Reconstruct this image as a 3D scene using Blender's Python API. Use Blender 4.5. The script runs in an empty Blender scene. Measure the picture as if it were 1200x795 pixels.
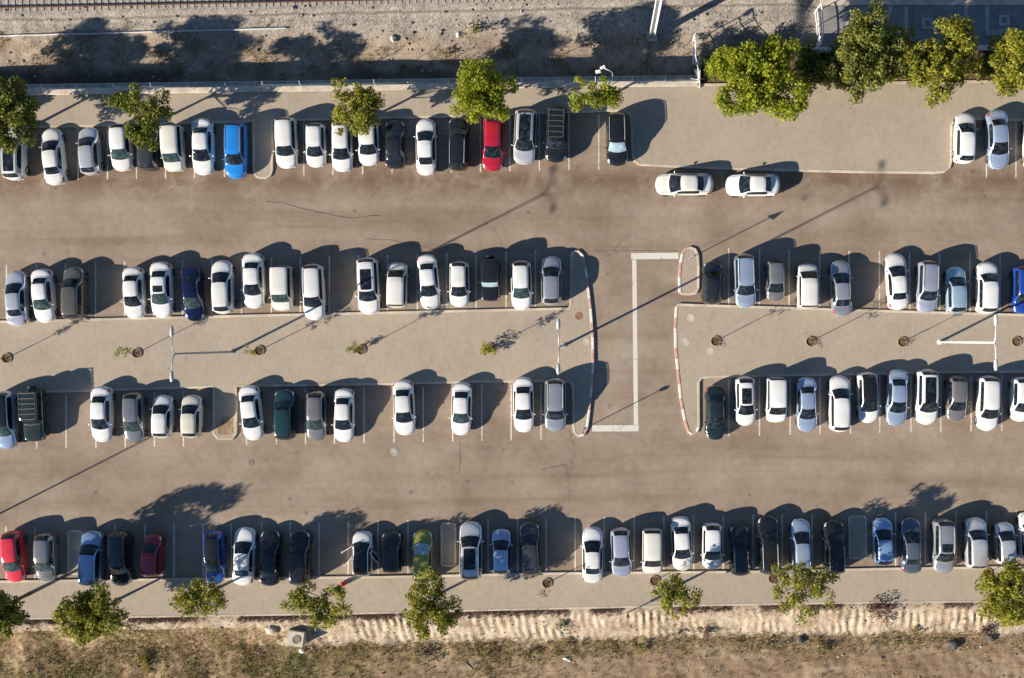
import bpy, bmesh, math, random
from mathutils import Vector, Matrix, noise
R = math.radians
PI = math.pi
scene = bpy.context.scene
COL = scene.collection

# ------------------------------------------------------------------ layout
PXM = 14.0            # photograph pixels per metre on the road
HCAM = 83.0           # drone height
NX, NY = 696.0, 397.5 # the point straight below the drone


def P(px, py, z=0.0):
    """world position of a point at height z seen at pixel (px, py)"""
    k = (HCAM - z) / HCAM
    return Vector((((px - NX) * k + NX - 600.0) / PXM, -(py - NY) * k / PXM, z))


SUN_AZ = R(26.9)      # shadows run this way (anticlockwise from +X)
SUN_EL = R(21.5)

# ------------------------------------------------------------------ helpers


def tag(o, label=None, cat=None, group=None, kind=None):
    if label: o['label'] = label
    if cat: o['category'] = cat
    if group: o['group'] = group
    if kind: o['kind'] = kind
    return o


def empty(name, loc=(0, 0, 0), rz=0.0):
    o = bpy.data.objects.new(name, None)
    o.empty_display_size = 0.3
    o.location = loc
    o.rotation_euler = (0, 0, rz)
    COL.objects.link(o)
    return o


def link(name, me, parent=None, loc=None, rz=None):
    o = bpy.data.objects.new(name, me)
    COL.objects.link(o)
    if parent is not None: o.parent = parent
    if loc is not None: o.location = loc
    if rz is not None: o.rotation_euler = (0, 0, rz)
    return o


def mesh_from(name, verts, faces, mats=(), smooth=False, midx=None):
    me = bpy.data.meshes.new(name)
    me.from_pydata([tuple(v) for v in verts], [], faces)
    for m in mats: me.materials.append(m)
    if midx:
        me.polygons.foreach_set('material_index', midx)
    if smooth:
        me.polygons.foreach_set('use_smooth', [True] * len(me.polygons))
    me.update()
    return me


class MB:
    """collects simple solids into one mesh"""
    def __init__(s):
        s.v, s.f, s.m = [], [], []
        s.mi = 0

    def add(s, vs, fs):
        b = len(s.v)
        s.v += [Vector(v) for v in vs]
        s.f += [[i + b for i in f] for f in fs]
        s.m += [s.mi] * len(fs)

    def box(s, c, d, rz=0.0, taper=1.0):
        x, y, z = d[0] / 2, d[1] / 2, d[2] / 2
        M = Matrix.Rotation(rz, 3, 'Z')
        vs = []
        for sz in (-1, 1):
            t = taper if sz > 0 else 1.0
            for sx, sy in ((-1, -1), (1, -1), (1, 1), (-1, 1)):
                vs.append(Vector(c) + M @ Vector((sx * x * t, sy * y * t, sz * z)))
        s.add(vs, [[3, 2, 1, 0], [4, 5, 6, 7], [0, 1, 5, 4], [1, 2, 6, 5], [2, 3, 7, 6], [3, 0, 4, 7]])

    def tube(s, pts, radii, n=8, cap=True):
        pts = [Vector(p) for p in pts]
        if not isinstance(radii, (list, tuple)): radii = [radii] * len(pts)
        rings = []
        for i, p in enumerate(pts):
            a = pts[max(i - 1, 0)]; b = pts[min(i + 1, len(pts) - 1)]
            d = (b - a).normalized()
            ref = Vector((0, 0, 1)) if abs(d.z) < 0.95 else Vector((1, 0, 0))
            u = d.cross(ref).normalized(); w = d.cross(u)
            rings.append([p + (u * math.cos(2 * PI * k / n) + w * math.sin(2 * PI * k / n)) * radii[i] for k in range(n)])
        vs = [v for r in rings for v in r]
        fs = []
        for i in range(len(pts) - 1):
            for k in range(n):
                k2 = (k + 1) % n
                fs.append([i * n + k, i * n + k2, (i + 1) * n + k2, (i + 1) * n + k])
        if cap:
            fs.append(list(range(n))[::-1])
            fs.append([(len(pts) - 1) * n + k for k in range(n)])
        s.add(vs, fs)

    def disc(s, c, r, h, n=20, r2=None):
        r2 = r if r2 is None else r2
        c = Vector(c)
        vs = [c + Vector((math.cos(2 * PI * k / n) * r, math.sin(2 * PI * k / n) * r, 0)) for k in range(n)]
        vs += [c + Vector((math.cos(2 * PI * k / n) * r2, math.sin(2 * PI * k / n) * r2, h)) for k in range(n)]
        fs = [[k, (k + 1) % n, n + (k + 1) % n, n + k] for k in range(n)]
        fs += [list(range(n))[::-1], list(range(n, 2 * n))]
        s.add(vs, fs)

    def ring(s, c, r0, r1, h, n=24):
        c = Vector(c)
        vs = []
        for (r, z) in ((r0, 0), (r1, 0), (r1, h), (r0, h)):
            vs += [c + Vector((math.cos(2 * PI * k / n) * r, math.sin(2 * PI * k / n) * r, z)) for k in range(n)]
        fs = []
        for q in range(4):
            q2 = (q + 1) % 4
            for k in range(n):
                k2 = (k + 1) % n
                fs.append([q * n + k, q * n + k2, q2 * n + k2, q2 * n + k])
        s.add(vs, fs)

    def build(s, name, mats, parent=None, smooth=False, loc=None, rz=None):
        if not isinstance(mats, (list, tuple)): mats = [mats]
        me = mesh_from(name, s.v, s.f, mats, smooth, s.m)
        bm = bmesh.new(); bm.from_mesh(me)
        bmesh.ops.recalc_face_normals(bm, faces=bm.faces)
        bm.to_mesh(me); bm.free()
        return link(name, me, parent, loc, rz)


# ------------------------------------------------------------------ materials
def new_mat(name):
    m = bpy.data.materials.new(name)
    m.use_nodes = True
    nt = m.node_tree
    for n in list(nt.nodes): nt.nodes.remove(n)
    out = nt.nodes.new('ShaderNodeOutputMaterial')
    bs = nt.nodes.new('ShaderNodeBsdfPrincipled')
    nt.links.new(bs.outputs[0], out.inputs[0])
    return m, nt, bs, out


def N(nt, t, **kw):
    n = nt.nodes.new(t)
    for k, v in kw.items():
        if k in ('operation', 'blend_type', 'data_type', 'feature', 'noise_dimensions', 'offset', 'distance'):
            setattr(n, k, v)
        else:
            n.inputs[k].default_value = v
    return n


def wpos(nt, scale=(1, 1, 1), rot=0.0, obj=False):
    if obj:
        g = nt.nodes.new('ShaderNodeTexCoord'); o = g.outputs['Object']
    else:
        g = nt.nodes.new('ShaderNodeNewGeometry'); o = g.outputs['Position']
    mp = nt.nodes.new('ShaderNodeMapping')
    mp.inputs['Scale'].default_value = scale
    mp.inputs['Rotation'].default_value = (0, 0, rot)
    nt.links.new(o, mp.inputs['Vector'])
    return mp.outputs[0]


def noise_f(nt, scale, detail=4, rough=0.55, vscale=(1, 1, 1), distort=0.0, rot=0.0, obj=False):
    n = N(nt, 'ShaderNodeTexNoise', Scale=scale, Detail=detail, Roughness=rough, Distortion=distort)
    nt.links.new(wpos(nt, vscale, rot, obj), n.inputs['Vector'])
    return n.outputs['Fac']


def ramp(nt, fac, stops):
    r = nt.nodes.new('ShaderNodeValToRGB')
    el = r.color_ramp.elements
    while len(el) < len(stops): el.new(0.5)
    for e, (p, c) in zip(el, stops):
        e.position = p
        e.color = (*c, 1) if len(c) == 3 else c
    nt.links.new(fac, r.inputs[0])
    return r.outputs[0]


def g(v): return (v, v, v)


def mix(nt, fac, a, b, mode='MIX'):
    n = nt.nodes.new('ShaderNodeMix'); n.data_type = 'RGBA'; n.blend_type = mode
    if isinstance(fac, (int, float)): n.inputs[0].default_value = fac
    else: nt.links.new(fac, n.inputs[0])
    for i, c in ((6, a), (7, b)):
        if isinstance(c, (tuple, list)): n.inputs[i].default_value = (*c, 1) if len(c) == 3 else c
        else: nt.links.new(c, n.inputs[i])
    return n.outputs[2]


def math_n(nt, op, a, b=0.0):
    n = nt.nodes.new('ShaderNodeMath'); n.operation = op
    for i, v in ((0, a), (1, b)):
        if isinstance(v, (int, float)): n.inputs[i].default_value = v
        else: nt.links.new(v, n.inputs[i])
    return n.outputs[0]


def bump(nt, bs, h, strength=0.3, dist=0.02):
    b = nt.nodes.new('ShaderNodeBump')
    b.inputs['Strength'].default_value = strength
    b.inputs['Distance'].default_value = dist
    nt.links.new(h, b.inputs['Height'])
    nt.links.new(b.outputs[0], bs.inputs['Normal'])


def simple(name, c, rough=0.6, metal=0.0, coat=0.0, var=0.0, vscale=3.0, obj=True):
    m, nt, bs, out = new_mat(name)
    bs.inputs['Roughness'].default_value = rough
    bs.inputs['Metallic'].default_value = metal
    bs.inputs['Coat Weight'].default_value = coat
    if var > 0:
        f = noise_f(nt, vscale, 5, 0.6, obj=obj)
        lo = tuple(x * (1 - var) for x in c); hi = tuple(min(1, x * (1 + var)) for x in c)
        nt.links.new(ramp(nt, f, [(0.3, lo), (0.7, hi)]), bs.inputs['Base Color'])
    else:
        bs.inputs['Base Color'].default_value = (*c, 1)
    return m


def mat_asphalt():
    m, nt, bs, out = new_mat('asphalt')
    big = noise_f(nt, 0.16, 6, 0.62)
    streak = noise_f(nt, 1.0, 5, 0.6, (0.025, 0.55, 1), 0.3, R(-1))
    fine = noise_f(nt, 26.0, 3, 0.7)
    mid = noise_f(nt, 1.7, 5, 0.65)
    c = ramp(nt, big, [(0.30, (0.200, 0.148, 0.108)), (0.5, (0.270, 0.212, 0.161)), (0.72, (0.322, 0.262, 0.206))])
    c = mix(nt, 0.75, c, ramp(nt, streak, [(0.30, (0.74, 0.67, 0.62)), (0.44, (0.96, 0.93, 0.90)), (0.55, g(1.03)), (0.70, (1.16, 1.13, 1.09))]), 'MULTIPLY')
    c = mix(nt, 0.8, c, ramp(nt, mid, [(0.28, g(0.82)), (0.5, g(1.0)), (0.75, g(1.12))]), 'MULTIPLY')
    c = mix(nt, 0.8, c, ramp(nt, fine, [(0.25, g(0.80)), (0.5, g(1.0)), (0.8, g(1.18))]), 'MULTIPLY')
    # brown soil washed out along the front of the top row
    sep = nt.nodes.new('ShaderNodeSeparateXYZ')
    geo = nt.nodes.new('ShaderNodeNewGeometry')
    nt.links.new(geo.outputs['Position'], sep.inputs[0])
    d = math_n(nt, 'ABSOLUTE', math_n(nt, 'SUBTRACT', sep.outputs['Y'], 13.3))
    band = math_n(nt, 'SUBTRACT', 1.0, math_n(nt, 'DIVIDE', d, 2.2))
    soil = noise_f(nt, 0.35, 6, 0.7, (1, 1, 1), 0.5)
    msk = math_n(nt, 'MULTIPLY', math_n(nt, 'MAXIMUM', band, 0.0), ramp(nt, soil, [(0.36, g(0)), (0.56, g(1))]))
    c = mix(nt, math_n(nt, 'MULTIPLY', msk, 0.8), c, (0.125, 0.074, 0.042))
    # oil and tyre stains
    st = noise_f(nt, 0.9, 4, 0.6, (1, 1, 1), 0.6)
    c = mix(nt, ramp(nt, st, [(0.66, g(0)), (0.78, g(0.35))]), c, (0.10, 0.078, 0.062))
    ov = N(nt, 'ShaderNodeTexVoronoi', Scale=0.55); nt.links.new(wpos(nt, (1, 1, 0)), ov.inputs['Vector'])
    sp = math_n(nt, 'MULTIPLY', ramp(nt, ov.outputs['Distance'], [(0.04, g(0.55)), (0.13, g(0))]), ramp(nt, ov.outputs['Color'], [(0.55, g(0)), (0.6, g(1))]))
    c = mix(nt, sp, c, (0.07, 0.055, 0.045))
    # cracks
    vo = N(nt, 'ShaderNodeTexVoronoi', Scale=0.085, feature='DISTANCE_TO_EDGE')
    nn = N(nt, 'ShaderNodeTexNoise', Scale=0.5, Detail=6.0, Roughness=0.65)
    nt.links.new(wpos(nt), nn.inputs['Vector'])
    vm = nt.nodes.new('ShaderNodeVectorMath'); vm.operation = 'MULTIPLY_ADD'
    nt.links.new(nn.outputs['Color'], vm.inputs[0]); vm.inputs[1].default_value = (3.5, 3.5, 0)
    nt.links.new(wpos(nt, (1, 1, 0)), vm.inputs[2])
    nt.links.new(vm.outputs[0], vo.inputs['Vector'])
    crack = ramp(nt, vo.outputs['Distance'], [(0.0015, g(1)), (0.0045, g(0))])
    gate = ramp(nt, noise_f(nt, 0.13, 3, 0.5, rot=0.7), [(0.50, g(0)), (0.60, g(1))])
    c = mix(nt, math_n(nt, 'MULTIPLY', math_n(nt, 'MULTIPLY', crack, gate), 0.5), c, (0.07, 0.055, 0.045))
    nt.links.new(c, bs.inputs['Base Color'])
    bs.inputs['Roughness'].default_value = 0.92
    bs.inputs['Specular IOR Level'].default_value = 0.25
    bump(nt, bs, math_n(nt, 'ADD', fine, math_n(nt, 'MULTIPLY', mid, 2.0)), 0.35, 0.012)
    return m


def mat_pavers():
    m, nt, bs, out = new_mat('concrete_pavers')
    br = N(nt, 'ShaderNodeTexBrick')
    br.inputs['Color1'].default_value = (0.372, 0.312, 0.240, 1)
    br.inputs['Color2'].default_value = (0.348, 0.290, 0.222, 1)
    br.inputs['Mortar'].default_value = (0.295, 0.245, 0.187, 1)
    br.inputs['Scale'].default_value = 1.0
    br.inputs['Mortar Size'].default_value = 0.008
    br.inputs['Brick Width'].default_value = 0.4
    br.inputs['Row Height'].default_value = 0.2
    nt.links.new(wpos(nt, (1, 1, 1), R(91)), br.inputs['Vector'])
    c = br.outputs['Color']
    c = mix(nt, 0.9, c, ramp(nt, noise_f(nt, 0.2, 6, 0.65), [(0.28, (0.88, 0.88, 0.88)), (0.5, g(1)), (0.72, (1.08, 1.07, 1.05))]), 'MULTIPLY')
    c = mix(nt, 0.8, c, ramp(nt, noise_f(nt, 2.2, 6, 0.7), [(0.25, g(0.86)), (0.5, g(1)), (0.78, g(1.1))]), 'MULTIPLY')
    c = mix(nt, ramp(nt, noise_f(nt, 0.75, 5, 0.6, distort=0.5), [(0.64, g(0)), (0.8, g(0.4))]), c, (0.16, 0.122, 0.09))
    nt.links.new(c, bs.inputs['Base Color'])
    bs.inputs['Roughness'].default_value = 0.9
    bs.inputs['Specular IOR Level'].default_value = 0.3
    bump(nt, bs, br.outputs['Fac'], -0.2, 0.01)
    return m


def mat_ground(name, stops, sc=0.5, fine=9.0, bst=0.6, bd=0.06, green=None, gs=0.22):
    m, nt, bs, out = new_mat(name)
    c = ramp(nt, noise_f(nt, sc, 8, 0.68, distort=0.3), stops)
    c = mix(nt, 0.9, c, ramp(nt, noise_f(nt, fine, 5, 0.75), [(0.22, g(0.55)), (0.5, g(1)), (0.8, g(1.35))]), 'MULTIPLY')
    if green:
        gm = ramp(nt, noise_f(nt, gs, 6, 0.7, rot=0.4), [(0.5, g(0)), (0.66, g(0.8))])
        c = mix(nt, gm, c, green)
    nt.links.new(c, bs.inputs['Base Color'])
    bs.inputs['Roughness'].default_value = 0.95
    bs.inputs['Specular IOR Level'].default_value = 0.15
    bump(nt, bs, noise_f(nt, fine, 6, 0.75), bst, bd)
    return m


def mat_ballast():
    m, nt, bs, out = new_mat('gravel')
    vo = N(nt, 'ShaderNodeTexVoronoi', Scale=7.0)
    nt.links.new(wpos(nt), vo.inputs['Vector'])
    c = ramp(nt, vo.outputs['Color'], [(0.1, (0.23, 0.20, 0.17)), (0.5, (0.30, 0.265, 0.225)), (0.95, (0.39, 0.35, 0.30))])
    c2 = ramp(nt, noise_f(nt, 0.7, 8, 0.7, distort=0.4), [(0.3, (0.15, 0.11, 0.08)), (0.5, (0.30, 0.235, 0.175)), (0.72, (0.40, 0.34, 0.27))])
    sep = nt.nodes.new('ShaderNodeSeparateXYZ'); geo = nt.nodes.new('ShaderNodeNewGeometry')
    nt.links.new(geo.outputs['Position'], sep.inputs[0])
    f = math_n(nt, 'ADD', math_n(nt, 'MULTIPLY', math_n(nt, 'SUBTRACT', sep.outputs['Y'], 25.2), 0.7), math_n(nt, 'SUBTRACT', noise_f(nt, 0.4, 4), 0.5))
    c = mix(nt, math_n(nt, 'MINIMUM', math_n(nt, 'MAXIMUM', f, 0.0), 1.0), c2, c)
    c = mix(nt, 0.9, c, ramp(nt, noise_f(nt, 5.0, 5, 0.75), [(0.25, g(0.6)), (0.5, g(1)), (0.8, g(1.3))]), 'MULTIPLY')
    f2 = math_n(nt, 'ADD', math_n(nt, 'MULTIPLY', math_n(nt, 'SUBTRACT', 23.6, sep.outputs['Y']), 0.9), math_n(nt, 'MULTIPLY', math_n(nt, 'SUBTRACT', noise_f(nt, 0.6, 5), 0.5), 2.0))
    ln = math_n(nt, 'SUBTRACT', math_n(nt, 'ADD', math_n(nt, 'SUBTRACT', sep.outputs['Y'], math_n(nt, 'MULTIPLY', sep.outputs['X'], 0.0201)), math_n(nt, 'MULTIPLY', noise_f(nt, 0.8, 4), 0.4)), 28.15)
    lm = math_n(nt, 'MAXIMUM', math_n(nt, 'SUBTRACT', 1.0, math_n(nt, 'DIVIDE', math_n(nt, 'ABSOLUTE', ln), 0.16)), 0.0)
    c = mix(nt, math_n(nt, 'MULTIPLY', lm, 0.7), c, (0.09, 0.075, 0.062))  # shadow line of the ballast shoulder edge, painted into the gravel colour
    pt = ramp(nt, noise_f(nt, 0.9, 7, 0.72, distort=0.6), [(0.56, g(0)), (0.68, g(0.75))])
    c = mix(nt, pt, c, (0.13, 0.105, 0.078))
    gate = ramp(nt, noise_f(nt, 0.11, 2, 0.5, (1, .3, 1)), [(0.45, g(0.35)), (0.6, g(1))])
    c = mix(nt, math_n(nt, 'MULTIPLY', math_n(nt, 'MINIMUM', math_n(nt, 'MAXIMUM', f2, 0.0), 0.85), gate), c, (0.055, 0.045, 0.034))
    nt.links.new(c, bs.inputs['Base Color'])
    bs.inputs['Roughness'].default_value = 0.95
    bs.inputs['Specular IOR Level'].default_value = 0.15
    bump(nt, bs, vo.outputs['Distance'], 0.4, 0.06)
    return m


def mat_paint_line(name, c=(0.62, 0.57, 0.49), wear=0.5):
    m, nt, bs, out = new_mat(name)
    f = math_n(nt, 'ADD', math_n(nt, 'MULTIPLY', noise_f(nt, 5.0, 6, 0.75), 0.65), math_n(nt, 'MULTIPLY', noise_f(nt, 0.7, 4, 0.6), 0.35))
    cc = ramp(nt, f, [(0.38, (0.27, 0.215, 0.17)), (0.38 + 0.26 * wear, c)])
    nt.links.new(cc, bs.inputs['Base Color'])
    bs.inputs['Roughness'].default_value = 0.8
    return m


def mat_leaf(name, cols, trans=0.35):
    m, nt, bs, out = new_mat(name)
    geo = nt.nodes.new('ShaderNodeNewGeometry')
    nz = noise_f(nt, 0.9, 3, 0.6)
    f = math_n(nt, 'ADD', math_n(nt, 'MULTIPLY', geo.outputs['Random Per Island'], 0.5), math_n(nt, 'MULTIPLY', nz, 0.6))
    c = ramp(nt, f, [(0.2, cols[0]), (0.5, cols[1]), (0.85, cols[2])])
    nt.links.new(c, bs.inputs['Base Color'])
    bs.inputs['Roughness'].default_value = 0.55
    bs.inputs['Specular IOR Level'].default_value = 0.3
    tr = nt.nodes.new('ShaderNodeBsdfTranslucent')
    nt.links.new(mix(nt, 1.0, c, (1.5, 1.4, 0.6), 'MULTIPLY'), tr.inputs['Color'])
    mx = nt.nodes.new('ShaderNodeMixShader'); mx.inputs[0].default_value = trans
    nt.links.new(bs.outputs[0], mx.inputs[1]); nt.links.new(tr.outputs[0], mx.inputs[2])
    nt.links.new(mx.outputs[0], out.inputs[0])
    return m


def mat_carpaint(name, metal):
    m, nt, bs, out = new_mat(name)
    oi = nt.nodes.new('ShaderNodeObjectInfo')
    dust = noise_f(nt, 2.3, 5, 0.65)
    c = mix(nt, ramp(nt, dust, [(0.35, g(0.0)), (0.8, g(0.010))]), oi.outputs['Color'], (0.42, 0.35, 0.27))
    c = mix(nt, 1.0, c, ramp(nt, noise_f(nt, 0.37, 1, 0.5), [(0.3, (0.90, 0.89, 0.86)), (0.7, (1.02, 1.02, 1.03))]), 'MULTIPLY')
    c = mix(nt, ramp(nt, noise_f(nt, 9.0, 5, 0.75), [(0.5, g(0)), (0.8, g(0.05))]), c, mix(nt, 0.5, oi.outputs['Color'], (0.20, 0.16, 0.12)))
    nt.links.new(c, bs.inputs['Base Color'])
    bs.inputs['Metallic'].default_value = metal
    nt.links.new(ramp(nt, dust, [(0.3, g(0.10)), (0.7, g(0.20))]), bs.inputs['Roughness'])
    bs.inputs['Coat Weight'].default_value = 0.8
    bs.inputs['Coat Roughness'].default_value = 0.05
    return m


def mat_glass(name, c, rough=0.06, var=0.5):
    m, nt, bs, out = new_mat(name)
    f = noise_f(nt, 3.2, 3, 0.6)
    nt.links.new(ramp(nt, f, [(0.42, tuple(x * (1 - var) for x in c)), (0.58, tuple(x * (1 + var) for x in c)), (0.74, tuple(x * (1 + var * 6) for x in c))]), bs.inputs['Base Color'])
    bs.inputs['Roughness'].default_value = rough
    bs.inputs['Specular IOR Level'].default_value = 0.5
    return m


M = {}
M['asphalt'] = mat_asphalt()
M['pavers'] = mat_pavers()
M['kerb'] = simple('kerb_concrete', (0.50, 0.43, 0.335), 0.9, var=0.22, vscale=1.5)
def stone(name, c, var):
    m, nt, bs, out = new_mat(name)
    geo = nt.nodes.new('ShaderNodeNewGeometry')
    f = math_n(nt, 'ADD', math_n(nt, 'MULTIPLY', geo.outputs['Random Per Island'], 0.55), math_n(nt, 'MULTIPLY', noise_f(nt, 3.0, 6, 0.7), 0.6))
    nt.links.new(ramp(nt, f, [(0.2, tuple(x * (1 - var) for x in c)), (0.9, tuple(x * (1 + var * .6) for x in c))]), bs.inputs['Base Color'])
    bs.inputs['Roughness'].default_value = 0.9
    return m


M['kerb'] = stone('kerb_stone', (0.50, 0.43, 0.335), 0.28)
M['kerb_red'] = simple('kerb_red_paint', (0.50, 0.29, 0.235), 0.8, var=0.3, vscale=4)
M['kerb_white'] = simple('kerb_white_paint', (0.66, 0.62, 0.56), 0.8, var=0.2, vscale=4)
M['concrete'] = simple('concrete', (0.36, 0.34, 0.30), 0.9, var=0.3, vscale=2.0)
M['coping'] = simple('coping_stone', (0.52, 0.45, 0.36), 0.9, var=0.25, vscale=1.2)
M['line'] = mat_paint_line('bay_paint')
M['line2'] = mat_paint_line('lane_paint', (0.60, 0.565, 0.50), 0.25)
M['slope'] = mat_ground('slope_soil', [(0.28, (0.20, 0.142, 0.095)), (0.47, (0.40, 0.312, 0.222)), (0.7, (0.53, 0.45, 0.345))], 0.8, 7.0, 0.7, 0.08)
def mat_dirt():
    m, nt, bs, out = new_mat('dry_dirt')
    sep = nt.nodes.new('ShaderNodeSeparateXYZ'); geo = nt.nodes.new('ShaderNodeNewGeometry')
    nt.links.new(geo.outputs['Position'], sep.inputs[0])
    a = ramp(nt, noise_f(nt, 0.5, 8, 0.7, distort=0.3), [(0.32, (0.105, 0.064, 0.036)), (0.47, (0.225, 0.148, 0.084)), (0.64, (0.41, 0.305, 0.185))])
    a = mix(nt, ramp(nt, noise_f(nt, 0.25, 6, 0.7, rot=0.4), [(0.48, g(0)), (0.62, g(0.8))]), a, (0.115, 0.125, 0.040))
    b = ramp(nt, noise_f(nt, 0.6, 8, 0.65, (0.22, 1, 1), distort=0.3), [(0.3, (0.165, 0.105, 0.064)), (0.5, (0.265, 0.185, 0.118)), (0.7, (0.36, 0.275, 0.185))])
    t = math_n(nt, 'ADD', math_n(nt, 'MULTIPLY', math_n(nt, 'SUBTRACT', sep.outputs['X'], -4.0), 0.06), math_n(nt, 'MULTIPLY', math_n(nt, 'SUBTRACT', noise_f(nt, 0.2, 5, 0.6, (0.4, 1, 1)), 0.5), 2.2))
    t = math_n(nt, 'ADD', t, math_n(nt, 'MULTIPLY', math_n(nt, 'SUBTRACT', -26.6, sep.outputs['Y']), 0.5))
    c = mix(nt, math_n(nt, 'MINIMUM', math_n(nt, 'MAXIMUM', t, 0.0), 1.0), a, b)
    fine = noise_f(nt, 6.0, 6, 0.78)
    c = mix(nt, 0.9, c, ramp(nt, fine, [(0.22, g(0.5)), (0.5, g(1)), (0.8, g(1.4))]), 'MULTIPLY')
    nt.links.new(c, bs.inputs['Base Color'])
    bs.inputs['Roughness'].default_value = 0.95; bs.inputs['Specular IOR Level'].default_value = 0.15
    bump(nt, bs, fine, 0.7, 0.09)
    return m


M['dirt'] = mat_dirt()
M['soil'] = mat_ground('bed_soil', [(0.3, (0.065, 0.043, 0.027)), (0.7, (0.17, 0.115, 0.072))], 1.5, 10.0)
M['bed'] = mat_ground('pale_bed_soil', [(0.35, (0.20, 0.125, 0.070)), (0.65, (0.36, 0.27, 0.18))], 2.5, 10.0)
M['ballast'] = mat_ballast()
M['plaza'] = simple('plaza_paving', (0.22, 0.22, 0.23), 0.85, var=0.2, vscale=1.5)
def mat_tiles():
    m, nt, bs, out = new_mat('plaza_tiles')
    br = N(nt, 'ShaderNodeTexBrick')
    for k, c in (('Color1', (0.20, 0.20, 0.205, 1)), ('Color2', (0.25, 0.245, 0.24, 1)), ('Mortar', (0.12, 0.12, 0.12, 1))): br.inputs[k].default_value = c
    br.inputs['Scale'].default_value = 1; br.inputs['Brick Width'].default_value = .6; br.inputs['Row Height'].default_value = .6; br.inputs['Mortar Size'].default_value = .012; br.offset = 0.0
    nt.links.new(wpos(nt), br.inputs['Vector'])
    c = mix(nt, 0.9, br.outputs['Color'], ramp(nt, noise_f(nt, 0.8, 6, 0.7), [(0.3, g(0.65)), (0.5, g(1)), (0.75, g(1.2))]), 'MULTIPLY')
    nt.links.new(c, bs.inputs['Base Color']); bs.inputs['Roughness'].default_value = 0.85
    return m


M['plaza'] = mat_tiles()
M['plaza_lt'] = simple('pale_paving', (0.40, 0.39, 0.37), 0.85, var=0.2, vscale=1.5)
M['rail'] = simple('rusty_steel', (0.13, 0.06, 0.04), 0.6, 0.4, var=0.3)
M['steel'] = simple('galvanised_steel', (0.42, 0.43, 0.43), 0.5, 0.3, var=0.15)
M['whitemetal'] = simple('white_painted_steel', (0.70, 0.69, 0.66), 0.5, 0.0, var=0.1)
M['lampgrey'] = simple('lamp_grey', (0.30, 0.33, 0.33), 0.5, 0.1, var=0.15)
M['sleeper'] = simple('sleeper_concrete', (0.34, 0.315, 0.28), 0.9, var=0.3, vscale=3, obj=False)
M['rackdark'] = simple('rack_dark_steel', (0.085, 0.082, 0.072), 0.6, 0.2)
M['boulder'] = simple('dark_boulder', (0.075, 0.072, 0.07), 0.9, var=0.4, vscale=4)
M['pipe'] = simple('pale_pipe', (0.5, 0.49, 0.47), 0.7, var=0.2)
M['bark'] = simple('bark', (0.11, 0.08, 0.055), 0.9, var=0.35, vscale=8)
M['stake'] = simple('wood_stake', (0.30, 0.19, 0.11), 0.85, var=0.3, vscale=8)
M['rubber'] = simple('tyre_rubber', (0.018, 0.018, 0.019), 0.85)
M['rim'] = simple('alloy', (0.45, 0.46, 0.48), 0.35, 0.8)
M['plastic'] = simple('black_plastic', (0.02, 0.02, 0.022), 0.6)
M['lamp_glass'] = simple('headlamp_glass', (0.55, 0.57, 0.60), 0.12, 0.3, 0.6)
M['tail_glass'] = simple('tail_lamp_glass', (0.30, 0.012, 0.015), 0.15, 0.0, 0.6)
M['glass'] = mat_glass('car_glass', (0.012, 0.015, 0.019))
M['glass_teal'] = mat_glass('car_glass_green', (0.030, 0.048, 0.046), 0.08, 0.3)
M['glass_shade'] = mat_glass('screen_with_sunshade', (0.27, 0.37, 0.43), 0.2, 0.12)
M['paint'] = mat_carpaint('car_paint_solid', 0.0)
M['paint_m'] = mat_carpaint('car_paint_metallic', 0.55)
M['red_cloth'] = simple('red_cloth', (0.55, 0.03, 0.05), 0.8, var=0.2)
M['signblue'] = simple('sign_back', (0.33, 0.34, 0.35), 0.4, 0.4, var=0.1)
M['iron'] = simple('cast_iron', (0.20, 0.17, 0.14), 0.75, 0.3, var=0.3)
M['rock'] = simple('rock', (0.20, 0.18, 0.15), 0.9, var=0.35, vscale=5)
M['leaf_dark'] = mat_leaf('leaf_dark', [(0.032, 0.050, 0.007), (0.095, 0.125, 0.016), (0.25, 0.25, 0.036)])
M['leaf_mid'] = mat_leaf('leaf_mid', [(0.058, 0.074, 0.007), (0.170, 0.182, 0.020), (0.37, 0.335, 0.045)])
M['leaf_bright'] = mat_leaf('leaf_bright', [(0.070, 0.100, 0.005), (0.19, 0.235, 0.011), (0.37, 0.37, 0.03)], 0.4)
M['leaf_olive'] = mat_leaf('leaf_olive', [(0.045, 0.060, 0.010), (0.135, 0.150, 0.026), (0.29, 0.28, 0.065)])
M['leaf_yellow'] = mat_leaf('leaf_yellow', [(0.075, 0.085, 0.008), (0.18, 0.190, 0.018), (0.36, 0.33, 0.04)])
M['leaf_dead'] = mat_leaf('leaf_dead', [(0.05, 0.026, 0.020), (0.11, 0.060, 0.045), (0.19, 0.125, 0.09)], 0.15)
M['straw'] = mat_leaf('dry_straw', [(0.10, 0.078, 0.028), (0.23, 0.172, 0.072), (0.42, 0.325, 0.16)], 0.2)
M['verge'] = mat_leaf('verge_leaf', [(0.055, 0.062, 0.014), (0.115, 0.120, 0.028), (0.20, 0.19, 0.06)], 0.2)
M['greyleaf'] = mat_leaf('grey_green_leaf', [(0.05, 0.065, 0.030), (0.12, 0.14, 0.085), (0.2, 0.21, 0.13)], 0.2)

# ------------------------------------------------------------------ setting


def sm(a, b, x):
    t = min(1, max(0, (x - a) / (b - a)))
    return t * t * (3 - 2 * t)


def px_of(X): return X * PXM + 600.0
def py_of(Y): return NY - Y * PXM


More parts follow.
